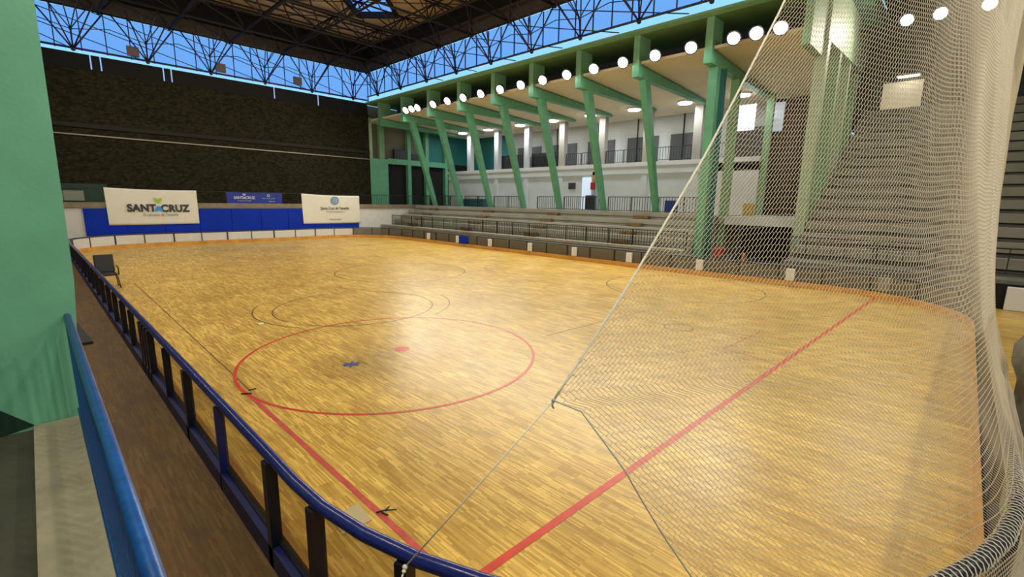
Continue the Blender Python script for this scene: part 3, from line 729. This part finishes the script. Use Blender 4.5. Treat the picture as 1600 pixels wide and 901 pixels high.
struct('wall_right', B(34.92, 35.2, -10, 5.7, 7.5, 14), mat('dim_green_wall', (.075, .085, .06), .85, noise=.2), label='dim wall above the tall stand')
struct('wall_right', B(24.2, 34.7, 5.75, 6.0, 2.5, 10.0), DKRED) if False else None
struct('ceiling', B(22.55, 40, -10, 4.65, 13.5, 13.8), mat('dark_red_soffit', (.05, .028, .02), .9), label='dark reddish ceiling above the tall stand')
struct('window_12', B(34.8, 34.93, 2.75, 4.5, 7.7, 10.0), mat('lit_room', (.55, .48, .32), .6, emit=((.75, .62, .40), .42)), label='lit opening high in the wall above the tall stand')
t = thing('tube_lamp', 'short white strip lamp above the lit opening over the tall stand', 'lamp', (34.3, 3.4, 10.1))
MB().box(34.1, 34.915, 2.9, 3.9, 10.16, 10.24).build('housing', WHITE, t); MB().box(34.15, 34.35, 2.95, 3.85, 10.1, 10.16).build('tube', DOWNG, t)
railing('tall_stand_railing', 'black square-barred railing in front of the tall stand', 22.0, -9.5, 5.2, .95, .9, pitch=.44, r=.014, post=3, top_r=.028)

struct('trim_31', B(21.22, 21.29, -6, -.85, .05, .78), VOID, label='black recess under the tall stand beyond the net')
wbox('junction_cabinet', WHITE, 20.95, 21.2, -1.75, -1.2, 0, .72, 'white cabinet standing in front of the black recess right of the net', 'cabinet', bevel=.02)
# ================================================================ RINK BARRIER
ba = thing('rink_barrier', 'waist-high rink barrier with navy rail and clear, white and grey panels', 'barrier', (RX0, 10, 0))
path = rink_path(.06)
pz = [(p[0], p[1], rail_h(p[0], p[1])) for p in path]
NP = len(pz)
def seg(i0, i1): return [pz[i % NP] for i in range(i0, i1 + 1)]
# cumulative length
cum = [0]
for i in range(NP): cum.append(cum[-1] + math.dist(pz[i][:2], pz[(i + 1) % NP][:2]))
TOT = cum[-1]
def at(s_):
    s_ %= TOT
    lo, hi = 0, NP
    while hi - lo > 1:
        md = (lo + hi) // 2
        if cum[md] <= s_: lo = md
        else: hi = md
    f = (s_ - cum[lo]) / (cum[lo + 1] - cum[lo]); a = pz[lo]; b = pz[(lo + 1) % NP]; pa = path[lo]; pb = path[(lo + 1) % NP]
    n = Vector((pa[2] + (pb[2] - pa[2]) * f, pa[3] + (pb[3] - pa[3]) * f, 0)).normalized()
    return Vector((a[0] + (b[0] - a[0]) * f, a[1] + (b[1] - a[1]) * f, a[2] + (b[2] - a[2]) * f)), n
def side(p):
    if (p.x < RX0 + .6 and p.y < RY1 - 2) or (p.y < RY0 + RR and p.x < 2.6): return 'left'
    if p.y > RY1 - 2.6 and p.x < 19.3: return 'far'
    if p.y < RY0 + 1.6: return 'near'
    return 'right'
greyrail = mat('grey_steel_rail', (.035, .035, .04), .4)
lab = {'left': NAVY, 'near': NAVYD, 'far': greyrail, 'right': greyrail}
# top rail in four runs
runs = []; cur = []; cs = None; 
start = next(i for i in range(NP) if side(Vector(pz[i])) != side(Vector(pz[i - 1])))
for j in range(start, start + NP + 1):
    p = pz[j % NP]; s_ = side(Vector(p))
    if cs is None: cs = s_
    cur.append(p)
    if s_ != cs: runs.append((cs, cur)); cur = [p]; cs = s_
if len(cur) > 1: runs.append((cs, cur))
for s_, r_ in runs:
    if len(r_) < 2: continue
    MB().tube(r_, .047 if s_ in ('left', 'near') else .036, 10).build('top_rail', lab[s_], ba)
    # kick plate (outside) and kerb (inside)
    kp = MB(); kb = MB()
    for (a, b) in zip(r_[:-1], r_[1:]):
        d = (Vector(b) - Vector(a)); d.z = 0; n = Vector((d.y, -d.x, 0)).normalized()
        a0 = Vector((a[0], a[1], 0)); b0 = Vector((b[0], b[1], 0))
        if s_ in ('left', 'near'):
            kp.bar(a0 + n * .02 + Vector((0, 0, .10)), b0 + n * .02 + Vector((0, 0, .10)), .09, .2)
        kb.bar(a0 - n * .075 + Vector((0, 0, .11)), b0 - n * .075 + Vector((0, 0, .11)), .04, .22)
    if kp.v: kp.build('kick_plate', NAVYK, ba)
    kb.build('kerb', ORANGE, ba)
def s_of_left(Y):
    best = min((i for i in range(NP) if pz[i][0] < RX0 + .1 and RY0 + RR - .3 < pz[i][1] < RY1 - RR + .3), key=lambda i: abs(pz[i][1] - Y))
    return cum[best] + (pz[best][1] - Y)
LP = [(3.0, .095), (3.84, .095), (5.32, .035), (6.78, .11), (8.05, .035), (9.35, .12), (9.62, .12), (9.9, .12), (10.15, .12), (11.4, .04), (12.6, .10), (13.9, .035), (15.2, .10), (16.6, .04), (18, .10), (19.4, .04), (20.8, .10), (22.2, .04), (23.6, .10), (25.1, .04), (26.6, .10), (28.2, .04), (29.8, .10)]
marks = [(s_of_left(Y), w_) for Y, w_ in LP]
sa, sb = min(m_[0] for m_ in marks), max(m_[0] for m_ in marks)
# the rest of the ring: from the last left post round the near corner, near end, right side, far end
rest = TOT - (sb - sa); s_ = sb; acc = []
first = [.88, 1.0, 1.1, 1.2]; k = 0
while s_ + (first[k] if k < 4 else 1.5) < sb + rest - .8:
    s_ += first[k] if k < 4 else 1.5; acc.append((s_, .09 if k % 2 == 0 else .05)); k += 1
marks = sorted(marks) + acc
for k, (s0, w_) in enumerate(marks):
    s1 = marks[k + 1][0] if k + 1 < len(marks) else marks[0][0] + TOT
    p, n = at(s0); sd = side(p); tt = Vector((-n.y, n.x, 0)); thick = sd in ('left', 'near')
    if not thick: w_ = .07 if k % 2 else .035
    mb = MB(); base = Vector((p.x, p.y, 0)) + n * (.02 if thick else -.01); hh = p.z - .03
    for z in (0, hh):
        for sx, sy in ((-1, -1), (1, -1), (1, 1), (-1, 1)): mb.v.append(tuple(base + tt * sx * w_ / 2 + n * sy * (.045 if thick else .035) + Vector((0, 0, z))))
    for f in ((0, 3, 2, 1), (4, 5, 6, 7), (0, 1, 5, 4), (1, 2, 6, 5), (2, 3, 7, 6), (3, 0, 4, 7)): mb.f.append(f); mb.smooth.append(False)
    mb.build('post', (NAVY if w_ < .05 and s0 > 0 and p.y < 7 and sd == 'left' else NAVYD) if thick else BLACK, ba)
    L_ = s1 - s0 - w_
    if L_ < .2: continue
    K = 1 if abs(at(s1)[1].dot(n)) > .9999 else 8
    mb = MB(); pf_ = MB(); fr_ = []
    for i in range(K + 1):
        a, na = at(s0 + w_ / 2 + L_ * i / K); fr_.append((a.x, a.y, .225))
        for o_, z_ in ((.008, .2), (.016, .2), (.016, a.z - .05), (.008, a.z - .05)): mb.v.append((a.x - na.x * o_, a.y - na.y * o_, z_))
    for i in range(K):
        q_ = i * 4
        for j_ in range(4): mb.f.append((q_ + j_, q_ + (j_ + 1) % 4, q_ + 4 + (j_ + 1) % 4, q_ + 4 + j_)); mb.smooth.append(False)
    mb.f += [(3, 2, 1, 0), (K * 4, K * 4 + 1, K * 4 + 2, K * 4 + 3)]; mb.smooth += [False, False]
    pf_.tube(fr_, .016, 4)
    mb.build('panel', {'left': PLEXI, 'near': PLEXI, 'far': WARMW, 'right': PLEXIG}[sd], ba)
    if thick and p.y < 14: pf_.build('panel_frame', NAVYD, ba)
# cord lashing of the net round the near rail
nr_ = [Vector(q) for s_, r_ in runs for q in r_ if q[1] < .1 and q[0] < 12]
i0 = min(range(NP), key=lambda i: (pz[i][0] - 3.1) ** 2 + (pz[i][1] + .05) ** 2)
sp = []; L0 = cum[i0]
for k in range(1500):
    p, n = at(L0 + k * .006); a = k * .006 / .045 * 2 * PI
    sp.append(p + n * math.cos(a) * .053 + Vector((0, 0, math.sin(a) * .053)))
LASH = sp
# white boxes on the right barrier
for k, y_ in enumerate((28.4, 25.0, 21.75, 18.3, 15.05, 11.7, 8.2, 4.64, 1.75)):
    o = MB().box(20.30, 20.42, y_ - .15, y_ + .15, .24, .70).build('white_box', WHITE, ba, bevel=.01)
MB().box(20.33, 20.40, 24.0, 24.9, .2, .72).build('blue_panel', BLUEMAT, ba)

# ================================================================ LEFT FOREGROUND
struct('floor', B(-6, .055, -6, 36.2, 0, 1.38), CONCD, label='dark floor of the left stand')
struct('trim_8', B(-.165, .067, -2, 4.49, 1.2, 1.5), CURBC, label='pale concrete kerb beside the blue handrail')
struct('floor', B(-3, -.165, -2, 4.62, 1.37, 1.47), CONCD)
lc = thing('green_column', 'large green painted concrete column filling the left edge of the view', 'column', (-.4, 4.6, 1.5))
q = MB(); q.prism([(-1.8, 1.3), (.07, 1.3), (.16, 2.5), (.185, 4.4), (.25, 9.0), (-1.8, 9.0)], 1, 4.5, 5.3)
q.build('shaft', COLG, lc)
MB().prism([(-1.2, 1.3), (-.16, 1.5), (-.42, 1.78), (-1.2, 2.2)], 1, 4.494, 4.503).build('shadow_patch', DKGREEN, lc)  # dark green patch painting the shadow at the column foot
hr = thing('blue_handrail', 'blue painted steel handrail with close upright bars, lower left', 'handrail', (.09, 2, 1.5))
MB().tube([(.094, 4.47, 2.25), (.094, -1.0, 2.25)], .0225, 12).build('top_rail', BLUEH, hr)
MB().tube([(.075, 4.47, 1.56), (.075, -1.0, 1.56)], .010, 6).build('bottom_rail', BLUEHD, hr)
y_ = 4.42
for i in range(60):
    MB().box(.076, .090, y_ - .011, y_ + .011, 1.46, 2.238).build('baluster', BLUEHD, hr); y_ -= .085
# flat dark wedge in the aisle, drawn in place of the column's shadow
tag(MB().prism([(.45, 15.4), (.60, 12.9), (.40, 12.9)], 2, .0, .05).build('shadow_wedge', mat('dark_grey_shadow', (.03, .035, .03), .7)), 'dark wedge-shaped block standing in for the shadow of the green column on the aisle floor', 'block')

# office chair inside the far left of the rink
ch = thing('armchair', 'black chair with armrests standing inside the barrier at the far left', 'chair', (1.75, 20.2, 0))
cx, cy = 1.55, 20.6
MB().box(cx - .27, cx + .27, cy - .25, cy + .25, .42, .50).build('seat', BLACKP, ch, bevel=.03)
MB().prism([(cy + .20, .5), (cy + .27, .5), (cy + .42, 1.08), (cy + .35, 1.1)], 0, cx - .26, cx + .26).build('backrest', BLACKP, ch, bevel=.03)
for sx in (-.3, .3):
    MB().tube([(cx + sx, cy - .22, .44), (cx + sx, cy - .22, .68), (cx + sx, cy + .24, .70)], .022, 8).build('armrest', BLACK, ch)
    for sy in (-.24, .24): MB().tube([(cx + sx * .85, cy + sy, .44), (cx + sx, cy + sy * 1.2, .0)], .016, 6).build('leg', BLACK, ch)

# ================================================================ BANNERS
def text_mesh(txt, size, loc, m, parent, bold=0.0, name='lettering', sx=1.0, spacing=1.0, align='CENTER'):
    cu = bpy.data.curves.new('t', 'FONT'); cu.body = txt; cu.size = size; cu.align_x = align; cu.offset = bold; cu.extrude = .002; cu.space_character = spacing
    o = bpy.data.objects.new('t', cu); C.objects.link(o); bpy.context.view_layer.update()
    me = bpy.data.meshes.new_from_object(o.evaluated_get(bpy.context.evaluated_depsgraph_get())); bpy.data.objects.remove(o)
    for v in me.vertices:
        x, y, z = v.co; v.co = (loc[0] + x * sx, loc[1] - z, loc[2] + y)
    me.materials.clear(); me.materials.append(m)
    o = bpy.data.objects.new(name, me); C.objects.link(o); o.parent = parent; o.matrix_parent_inverse = Matrix.Translation(-Vector(parent.location))
    return o
def cloth(corners, y_, amp, n=28, m=18, seed=0):
    """corners: bl, br, tr, tl in (x,z)"""
    rnd = random.Random(seed); ph = [rnd.uniform(0, 6) for _ in range(6)]
    mb = MB(); bl, br_, tr, tl = [Vector((c[0], 0, c[1])) for c in corners]
    for s_ in (0, 1):
        for j in range(m + 1):
            for i in range(n + 1):
                u, v = i / n, j / m; p = (bl * (1 - u) + br_ * u) * (1 - v) + (tl * (1 - u) + tr * u) * v
                sag = -.05 * math.sin(PI * u) * v
                d = amp * (math.sin(7 * u + ph[0] + 2 * v) * .5 + math.sin(13 * u - 6 * v + ph[1]) * .3 + .5 * math.exp(-((u - .97 + .12 * (1 - v)) ** 2) * 300))
                mb.v.append((p.x, y_ - d - (0 if s_ else .006), p.z + sag))
    W_ = n + 1; H_ = (m + 1) * W_
    for j in range(m):
        for i in range(n):
            a = j * W_ + i; mb.f.append((a, a + 1, a + W_ + 1, a + W_)); b = a + H_; mb.f.append((b, b + W_, b + W_ + 1, b + 1)); mb.smooth += [True, True]
    for i in range(n):
        mb.f.append((i, i + H_, i + 1 + H_, i + 1)); a = m * W_ + i; mb.f.append((a, a + 1, a + 1 + H_, a + H_)); mb.smooth += [False] * 2
    return mb
def chevron(mb, cx, cz, w_, h_, th, up, y_):
    """rounded V (up=False) or inverted V arms"""
    s_ = 1 if up else -1
    apex = (cx, cz + s_ * h_ / 2)
    # arms as rounded prisms
    for sgn in (-1, 1):
        e = (cx + sgn * w_ / 2, cz - s_ * h_ / 2)
        d = Vector((e[0] - apex[0], e[1] - apex[1])); L_ = d.length; d.normalize(); n = Vector((-d.y, d.x)) * th / 2
        pts = [Vector(apex) + n, Vector(apex) - n, Vector(e) - n]
        for k in range(1, 6):
            t_ = -PI / 2 + PI * k / 6; pts.append(Vector(e) + d * math.cos(t_) * th / 2 + n * math.sin(t_))
        pts.append(Vector(e) + n)
        off = y_ - .001 * (sgn + 1)
        mb.prism([(p.x, p.y) for p in (pts if sgn > 0 else pts)], 1, off - .004, off)
b1 = thing('banner', 'white banner with SANTACRUZ lettering hung over the blue padding', 'banner', (5.4, 36.12, 1.3))
cloth([(3.17, 1.32), (7.70, 1.33), (7.71, 3.46), (3.14, 3.52)], 36.225, .02, seed=3).build('cloth', BANNER, b1)
yb = 36.17; ink = flat((.035, .037, .045)); 
text_mesh('SANT', .60, (4.78, yb, 2.14), ink, b1, bold=.026, sx=.90, spacing=1.05)
text_mesh('CRUZ', .60, (6.47, yb, 2.12), ink, b1, bold=.026, sx=.90, spacing=1.05)
mb = MB(); chevron(mb, 5.62, 2.78, .26, .22, .15, False, yb); mb.build('green_heart_mark', flat((.32, .55, .02)), b1)
mb = MB(); chevron(mb, 5.62, 2.31, .26, .24, .15, True, yb); mb.build('blue_letter_mark', flat((.02, .30, .85)), b1)
text_mesh('El corazón de Tenerife', .225, (5.70, yb, 1.86), flat((.2, .2, .2)), b1, sx=.85)
b2 = thing('banner', 'white banner with round blue emblem and Santa Cruz de Tenerife lettering', 'banner', (16.8, 36.12, 1.1))
cloth([(14.45, 1.15), (19.12, 1.12), (19.08, 3.33), (14.42, 3.42)], 36.225, .02, seed=9).build('cloth', BANNER, b2)
mb = MB()
def flat_ring(mb, cx, cz, r0, r1, y_, n=36):
    for i in range(n):
        a, b = 2 * PI * i / n, 2 * PI * (i + 1) / n
        mb.quad((cx + r0 * math.cos(a), y_, cz + r0 * math.sin(a)), (cx + r1 * math.cos(a), y_, cz + r1 * math.sin(a)), (cx + r1 * math.cos(b), y_, cz + r1 * math.sin(b)), (cx + r0 * math.cos(b), y_, cz + r0 * math.sin(b)))
bl_ = flat((.06, .24, .50))
flat_ring(mb, 16.98, 2.93, .27, .325, yb); flat_ring(mb, 16.98, 2.93, .20, .245, yb)
mb.prism([(16.98, 3.11), (16.86, 3.0), (16.86, 2.92), (16.98, 2.75), (17.10, 2.92), (17.10, 3.0)], 1, yb - .002, yb)
mb.build('emblem', bl_, b2)
MB().prism([(16.98, 3.03), (16.93, 2.96), (16.98, 2.87), (17.03, 2.96)], 1, yb - .006, yb - .003).build('emblem_centre', BANNER, b2)
text_mesh('Santa Cruz de Tenerife', .30, (16.98, yb, 2.24), flat((.10, .11, .13)), b2, bold=.006, sx=.82)
text_mesh('AYUNTAMIENTO', .20, (16.98, yb, 1.98), flat((.28, .30, .33)), b2, sx=.95)
text_mesh('Deportes', .23, (16.98, yb, 1.40), flat((.22, .24, .28)), b2, sx=1.1)
b3 = thing('banner', 'blue banner with small white SANTACRUZ lettering on the platform', 'banner', (11.4, 36.9, 2.6))
cloth([(9.62, 2.6), (13.22, 2.62), (13.27, 3.44), (9.58, 3.42)], 36.86, .008, seed=5).build('cloth', BLUEBAN, b3)
y3 = 36.83; wk = flat((.62, .64, .7))
text_mesh('SANT', .27, (10.32, y3, 2.96), wk, b3, bold=.008, sx=.9); text_mesh('CRUZ', .27, (11.06, y3, 2.96), wk, b3, bold=.008, sx=.9)
mb = MB(); chevron(mb, 10.69, 3.25, .12, .10, .07, False, y3); chevron(mb, 10.69, 3.04, .12, .11, .07, True, y3); mb.build('letter_mark', wk, b3)
text_mesh('El corazón de Tenerife', .11, (10.70, y3, 2.80), wk, b3, sx=.85)
mb = MB(); flat_ring(mb, 12.3, 3.22, .06, .1, y3); mb.build('emblem', wk, b3)
text_mesh('Santa Cruz de Tenerife', .11, (12.3, y3, 2.98), wk, b3, sx=.85); text_mesh('Deportes', .11, (12.5, y3, 2.78), wk, b3)

# ================================================================ NET
EDGE = [(0.60, (2.59, .67)), (1.0, (2.41, .87)), (1.2, (2.33, .99)), (1.4, (2.25, 1.09)), (1.6, (2.19, 1.20)), (1.8, (2.14, 1.38)), (1.90, (2.12, 1.48)), (1.95, (2.02, 1.60)), (2.57, (2.61, 1.50)), (3.48, (3.50, 1.43)), (4.62, (4.35, 1.30)), (6.2, (5.4, 1.15)), (8.2, (6.6, 1.0))]
def edge_at(z):
    for (z0, p0), (z1, p1) in zip(EDGE[:-1], EDGE[1:]):
        if z <= z1:
            f = max(0, (z - z0) / (z1 - z0)); return (p0[0] + (p1[0] - p0[0]) * f, p0[1] + (p1[1] - p0[1]) * f)
    return EDGE[-1][1]
LOWP = [(2.95, .02), (3.6, -.36), (4.7, -.62), (6.5, -.66), (10.0, -.67), (14.0, -.68), (18.6, -.68)]
HIGHP = [(5.0, .78), (5.7, .42), (6.6, .17), (8.0, -.04), (10.5, -.22), (14.0, -.38), (18.6, -.50)]
def lerp(a, b, t): return (a[0] + (b[0] - a[0]) * t, a[1] + (b[1] - a[1]) * t)
def catmull(Pp, n):
    out = []
    Pp = [np.array(p, float) for p in Pp]; Pp = [2 * Pp[0] - Pp[1]] + Pp + [2 * Pp[-1] - Pp[-2]]
    for i in range(1, len(Pp) - 2):
        p0, p1, p2, p3 = Pp[i - 1:i + 3]
        for t in np.linspace(0, 1, n, endpoint=False):
            out.append(.5 * ((2 * p1) + (-p0 + p2) * t + (2 * p0 - 5 * p1 + 4 * p2 - p3) * t * t + (-p0 + 3 * p1 - 3 * p2 + p3) * t ** 3))
    out.append(Pp[-2]); return np.array(out)
NCOL_A, NCOL_B = 470, 110
def plan(z):
    t = max(0, (z - 1.02) / 3.4) ** .5; tt = min(1.12, t)
    mids = [lerp(a, b, tt) for a, b in zip(LOWP, HIGHP)]
    cur = catmull([edge_at(z)] + mids, 30)
    d = np.r_[0, np.cumsum(np.linalg.norm(np.diff(cur, axis=0), axis=1))]
    # split at LOWP index 3 (param 4*30)
    sA = d[5 * 30]; s_ = np.r_[np.linspace(0, sA, NCOL_A, endpoint=False), np.linspace(sA, d[-1], NCOL_B)]
    return np.c_[np.interp(s_, d, cur[:, 0]), np.interp(s_, d, cur[:, 1])]
ROWH = .043
ZTOP = 8.2; NR = int((ZTOP - .6) / ROWH)
def zbot(i):      # bottom of the net by column
    s_ = i / NCOL_A
    return .61
grid = np.zeros((NR, NCOL_A + NCOL_B, 3)); 
for j in range(NR):
    z = .6 + j * ROWH; pl = plan(z); grid[j, :, 0:2] = pl; grid[j, :, 2] = z
ii = np.arange(NCOL_A + NCOL_B)
par = np.where((ii[None, :] + np.arange(NR)[:, None]) % 2 == 0, 1.0, -1.0)
sagw = .02 * np.sin(ii / 31.0)[None, :] + .012 * np.sin(ii / 9.0 + 1)[None, :]
grid[:, :, 2] += par * ROWH * .2 + sagw
grid[:, :, 1] += .012 * np.sin(ii / 14.0)[None, :] * np.sin(np.arange(NR) / 17.0)[:, None]
zb = np.array([zbot(i) for i in ii]); ok = grid[:, :, 2] >= zb[None, :]
NCt = NCOL_A + NCOL_B; idx = np.arange(NR * NCt).reshape(NR, NCt)
e1 = np.stack([idx[:, :-1], idx[:, 1:]], -1)[ok[:, :-1] & ok[:, 1:]]
vm = (par[:-1] > 0) & ok[:-1] & ok[1:]
e2 = np.stack([idx[:-1], idx[1:]], -1)[vm]
E_ = np.concatenate([e1, e2]); G = grid.reshape(-1, 3)
# merge coincident lower-edge points: edge below 1.95 is cut by zbot
pA, pB = G[E_[:, 0]], G[E_[:, 1]]
keep = np.linalg.norm(pA - pB, axis=1) > 1e-4; pA, pB = pA[keep], pB[keep]
tdir = pB - pA; tdir /= np.linalg.norm(tdir, axis=1)[:, None]
ref = np.where(np.abs(tdir[:, 2:3]) > .8, np.array([[1., 0, 0]]), np.array([[0, 0, 1.]]))
na_ = np.cross(tdir, ref); na_ /= np.linalg.norm(na_, axis=1)[:, None]; nb2 = np.cross(na_, tdir)
NET_R = .0021
nE = len(pA); V_ = np.zeros((nE, 6, 3))
for k in range(3):
    o_ = (na_ * math.cos(2 * PI * k / 3) + nb2 * math.sin(2 * PI * k / 3)) * NET_R
    V_[:, k] = pA + o_; V_[:, 3 + k] = pB + o_
base_ = (np.arange(nE) * 6)[:, None]
F_ = np.concatenate([base_ + np.array([[k, (k + 1) % 3, 3 + (k + 1) % 3, 3 + k]]) for k in range(3)], 1).reshape(-1, 4)
me = bpy.data.meshes.new('netting'); me.vertices.add(nE * 6); me.vertices.foreach_set('co', V_.reshape(-1).astype(np.float32))
me.loops.add(F_.size); me.loops.foreach_set('vertex_index', F_.reshape(-1).astype(np.int32))
me.polygons.add(len(F_)); me.polygons.foreach_set('loop_start', np.arange(0, F_.size, 4, dtype=np.int32)); me.polygons.foreach_set('loop_total', np.full(len(F_), 4, dtype=np.int32))
me.update(calc_edges=True); me.materials.append(NETM)
nt_ = thing('safety_net', 'pale hanging safety net behind the near goal line, gathered at the right', 'net', (3, 0, .7))
no = bpy.data.objects.new('netting', me); C.objects.link(no); no.parent = nt_; no.matrix_parent_inverse = Matrix.Translation(-Vector(nt_.location))
MB().tube([(edge_at(z)[0], edge_at(z)[1], z) for z in np.linspace(1.95, 8.2, 60)], .008, 8).build('edge_rope', ROPEM, nt_)
MB().tube([(edge_at(z)[0], edge_at(z)[1], z) for z in np.linspace(.6, 1.95, 24)], .0045, 6).build('bottom_rope', ROPEG, nt_)
MB().tube([tuple(grid[-1, i]) for i in range(0, NCt, 10)], .01, 6).build('top_cable', STEEL, nt_)
MB().tube(LASH, .0042, 4).build('rail_lashing', ROPEM, nt_)
# tie rope from knot to the barrier post
tr_ = thing('tie_rope', 'thin white rope tying the net corner down to the navy rail', 'rope', (1.25, 2.08, 1.0))
kn = Vector((2.02, 1.60, 1.95)); en = Vector((1.27, 2.06, 1.0))
MB().tube([kn, kn.lerp(en, .5) + Vector((0, 0, -.004)), en], .0045, 8).build('cord', ROPEM, tr_)
kk = MB(); kk.sphere(en, .016, n=8, m=6); kk.sphere(en + Vector((-.012, -.006, -.016)), .013, n=8, m=6)
kk.tube([en, en + Vector((-.03, -.01, -.05)), en + Vector((-.075, -.01, -.055)), en + Vector((-.07, -.02, -.12))], .006, 6)
kk.tube([en + Vector((-.03, -.01, -.05)), en + Vector((-.02, -.03, -.14))], .006, 6); kk.build('knot', ROPEM, tr_)
kk = MB(); kk.sphere(kn, .013, n=8, m=6); kk.tube([kn, kn + Vector((-.01, 0, -.03)), kn + Vector((.004, 0, -.05))], .006, 6); kk.build('upper_knot', ROPEG, tr_)

# bundled tarpaulin hanging behind the barrier, right edge
tb = MB(); 
P_ = [(8.9, -1.04, 0), (8.95, -1.04, .5), (8.9, -1.06, .9), (8.85, -1.04, 1.15), (8.9, -1.0, 1.42), (8.95, -.98, 1.6), (8.95, -.98, 1.68)]
tb.tube(P_, [.32, .26, .28, .36, .32, .17, .06], 16)
rr_ = random.Random(4)
tb.v = [(v[0] + rr_.uniform(-.03, .03), v[1] + rr_.uniform(-.03, .03), v[2] + (rr_.uniform(-.03, .03) if v[2] > .05 else 0)) for v in tb.v]
tag(tb.build('tarpaulin_bundle', TARP), 'grey gathered tarpaulin bundle outside the barrier at the right edge', 'tarpaulin')
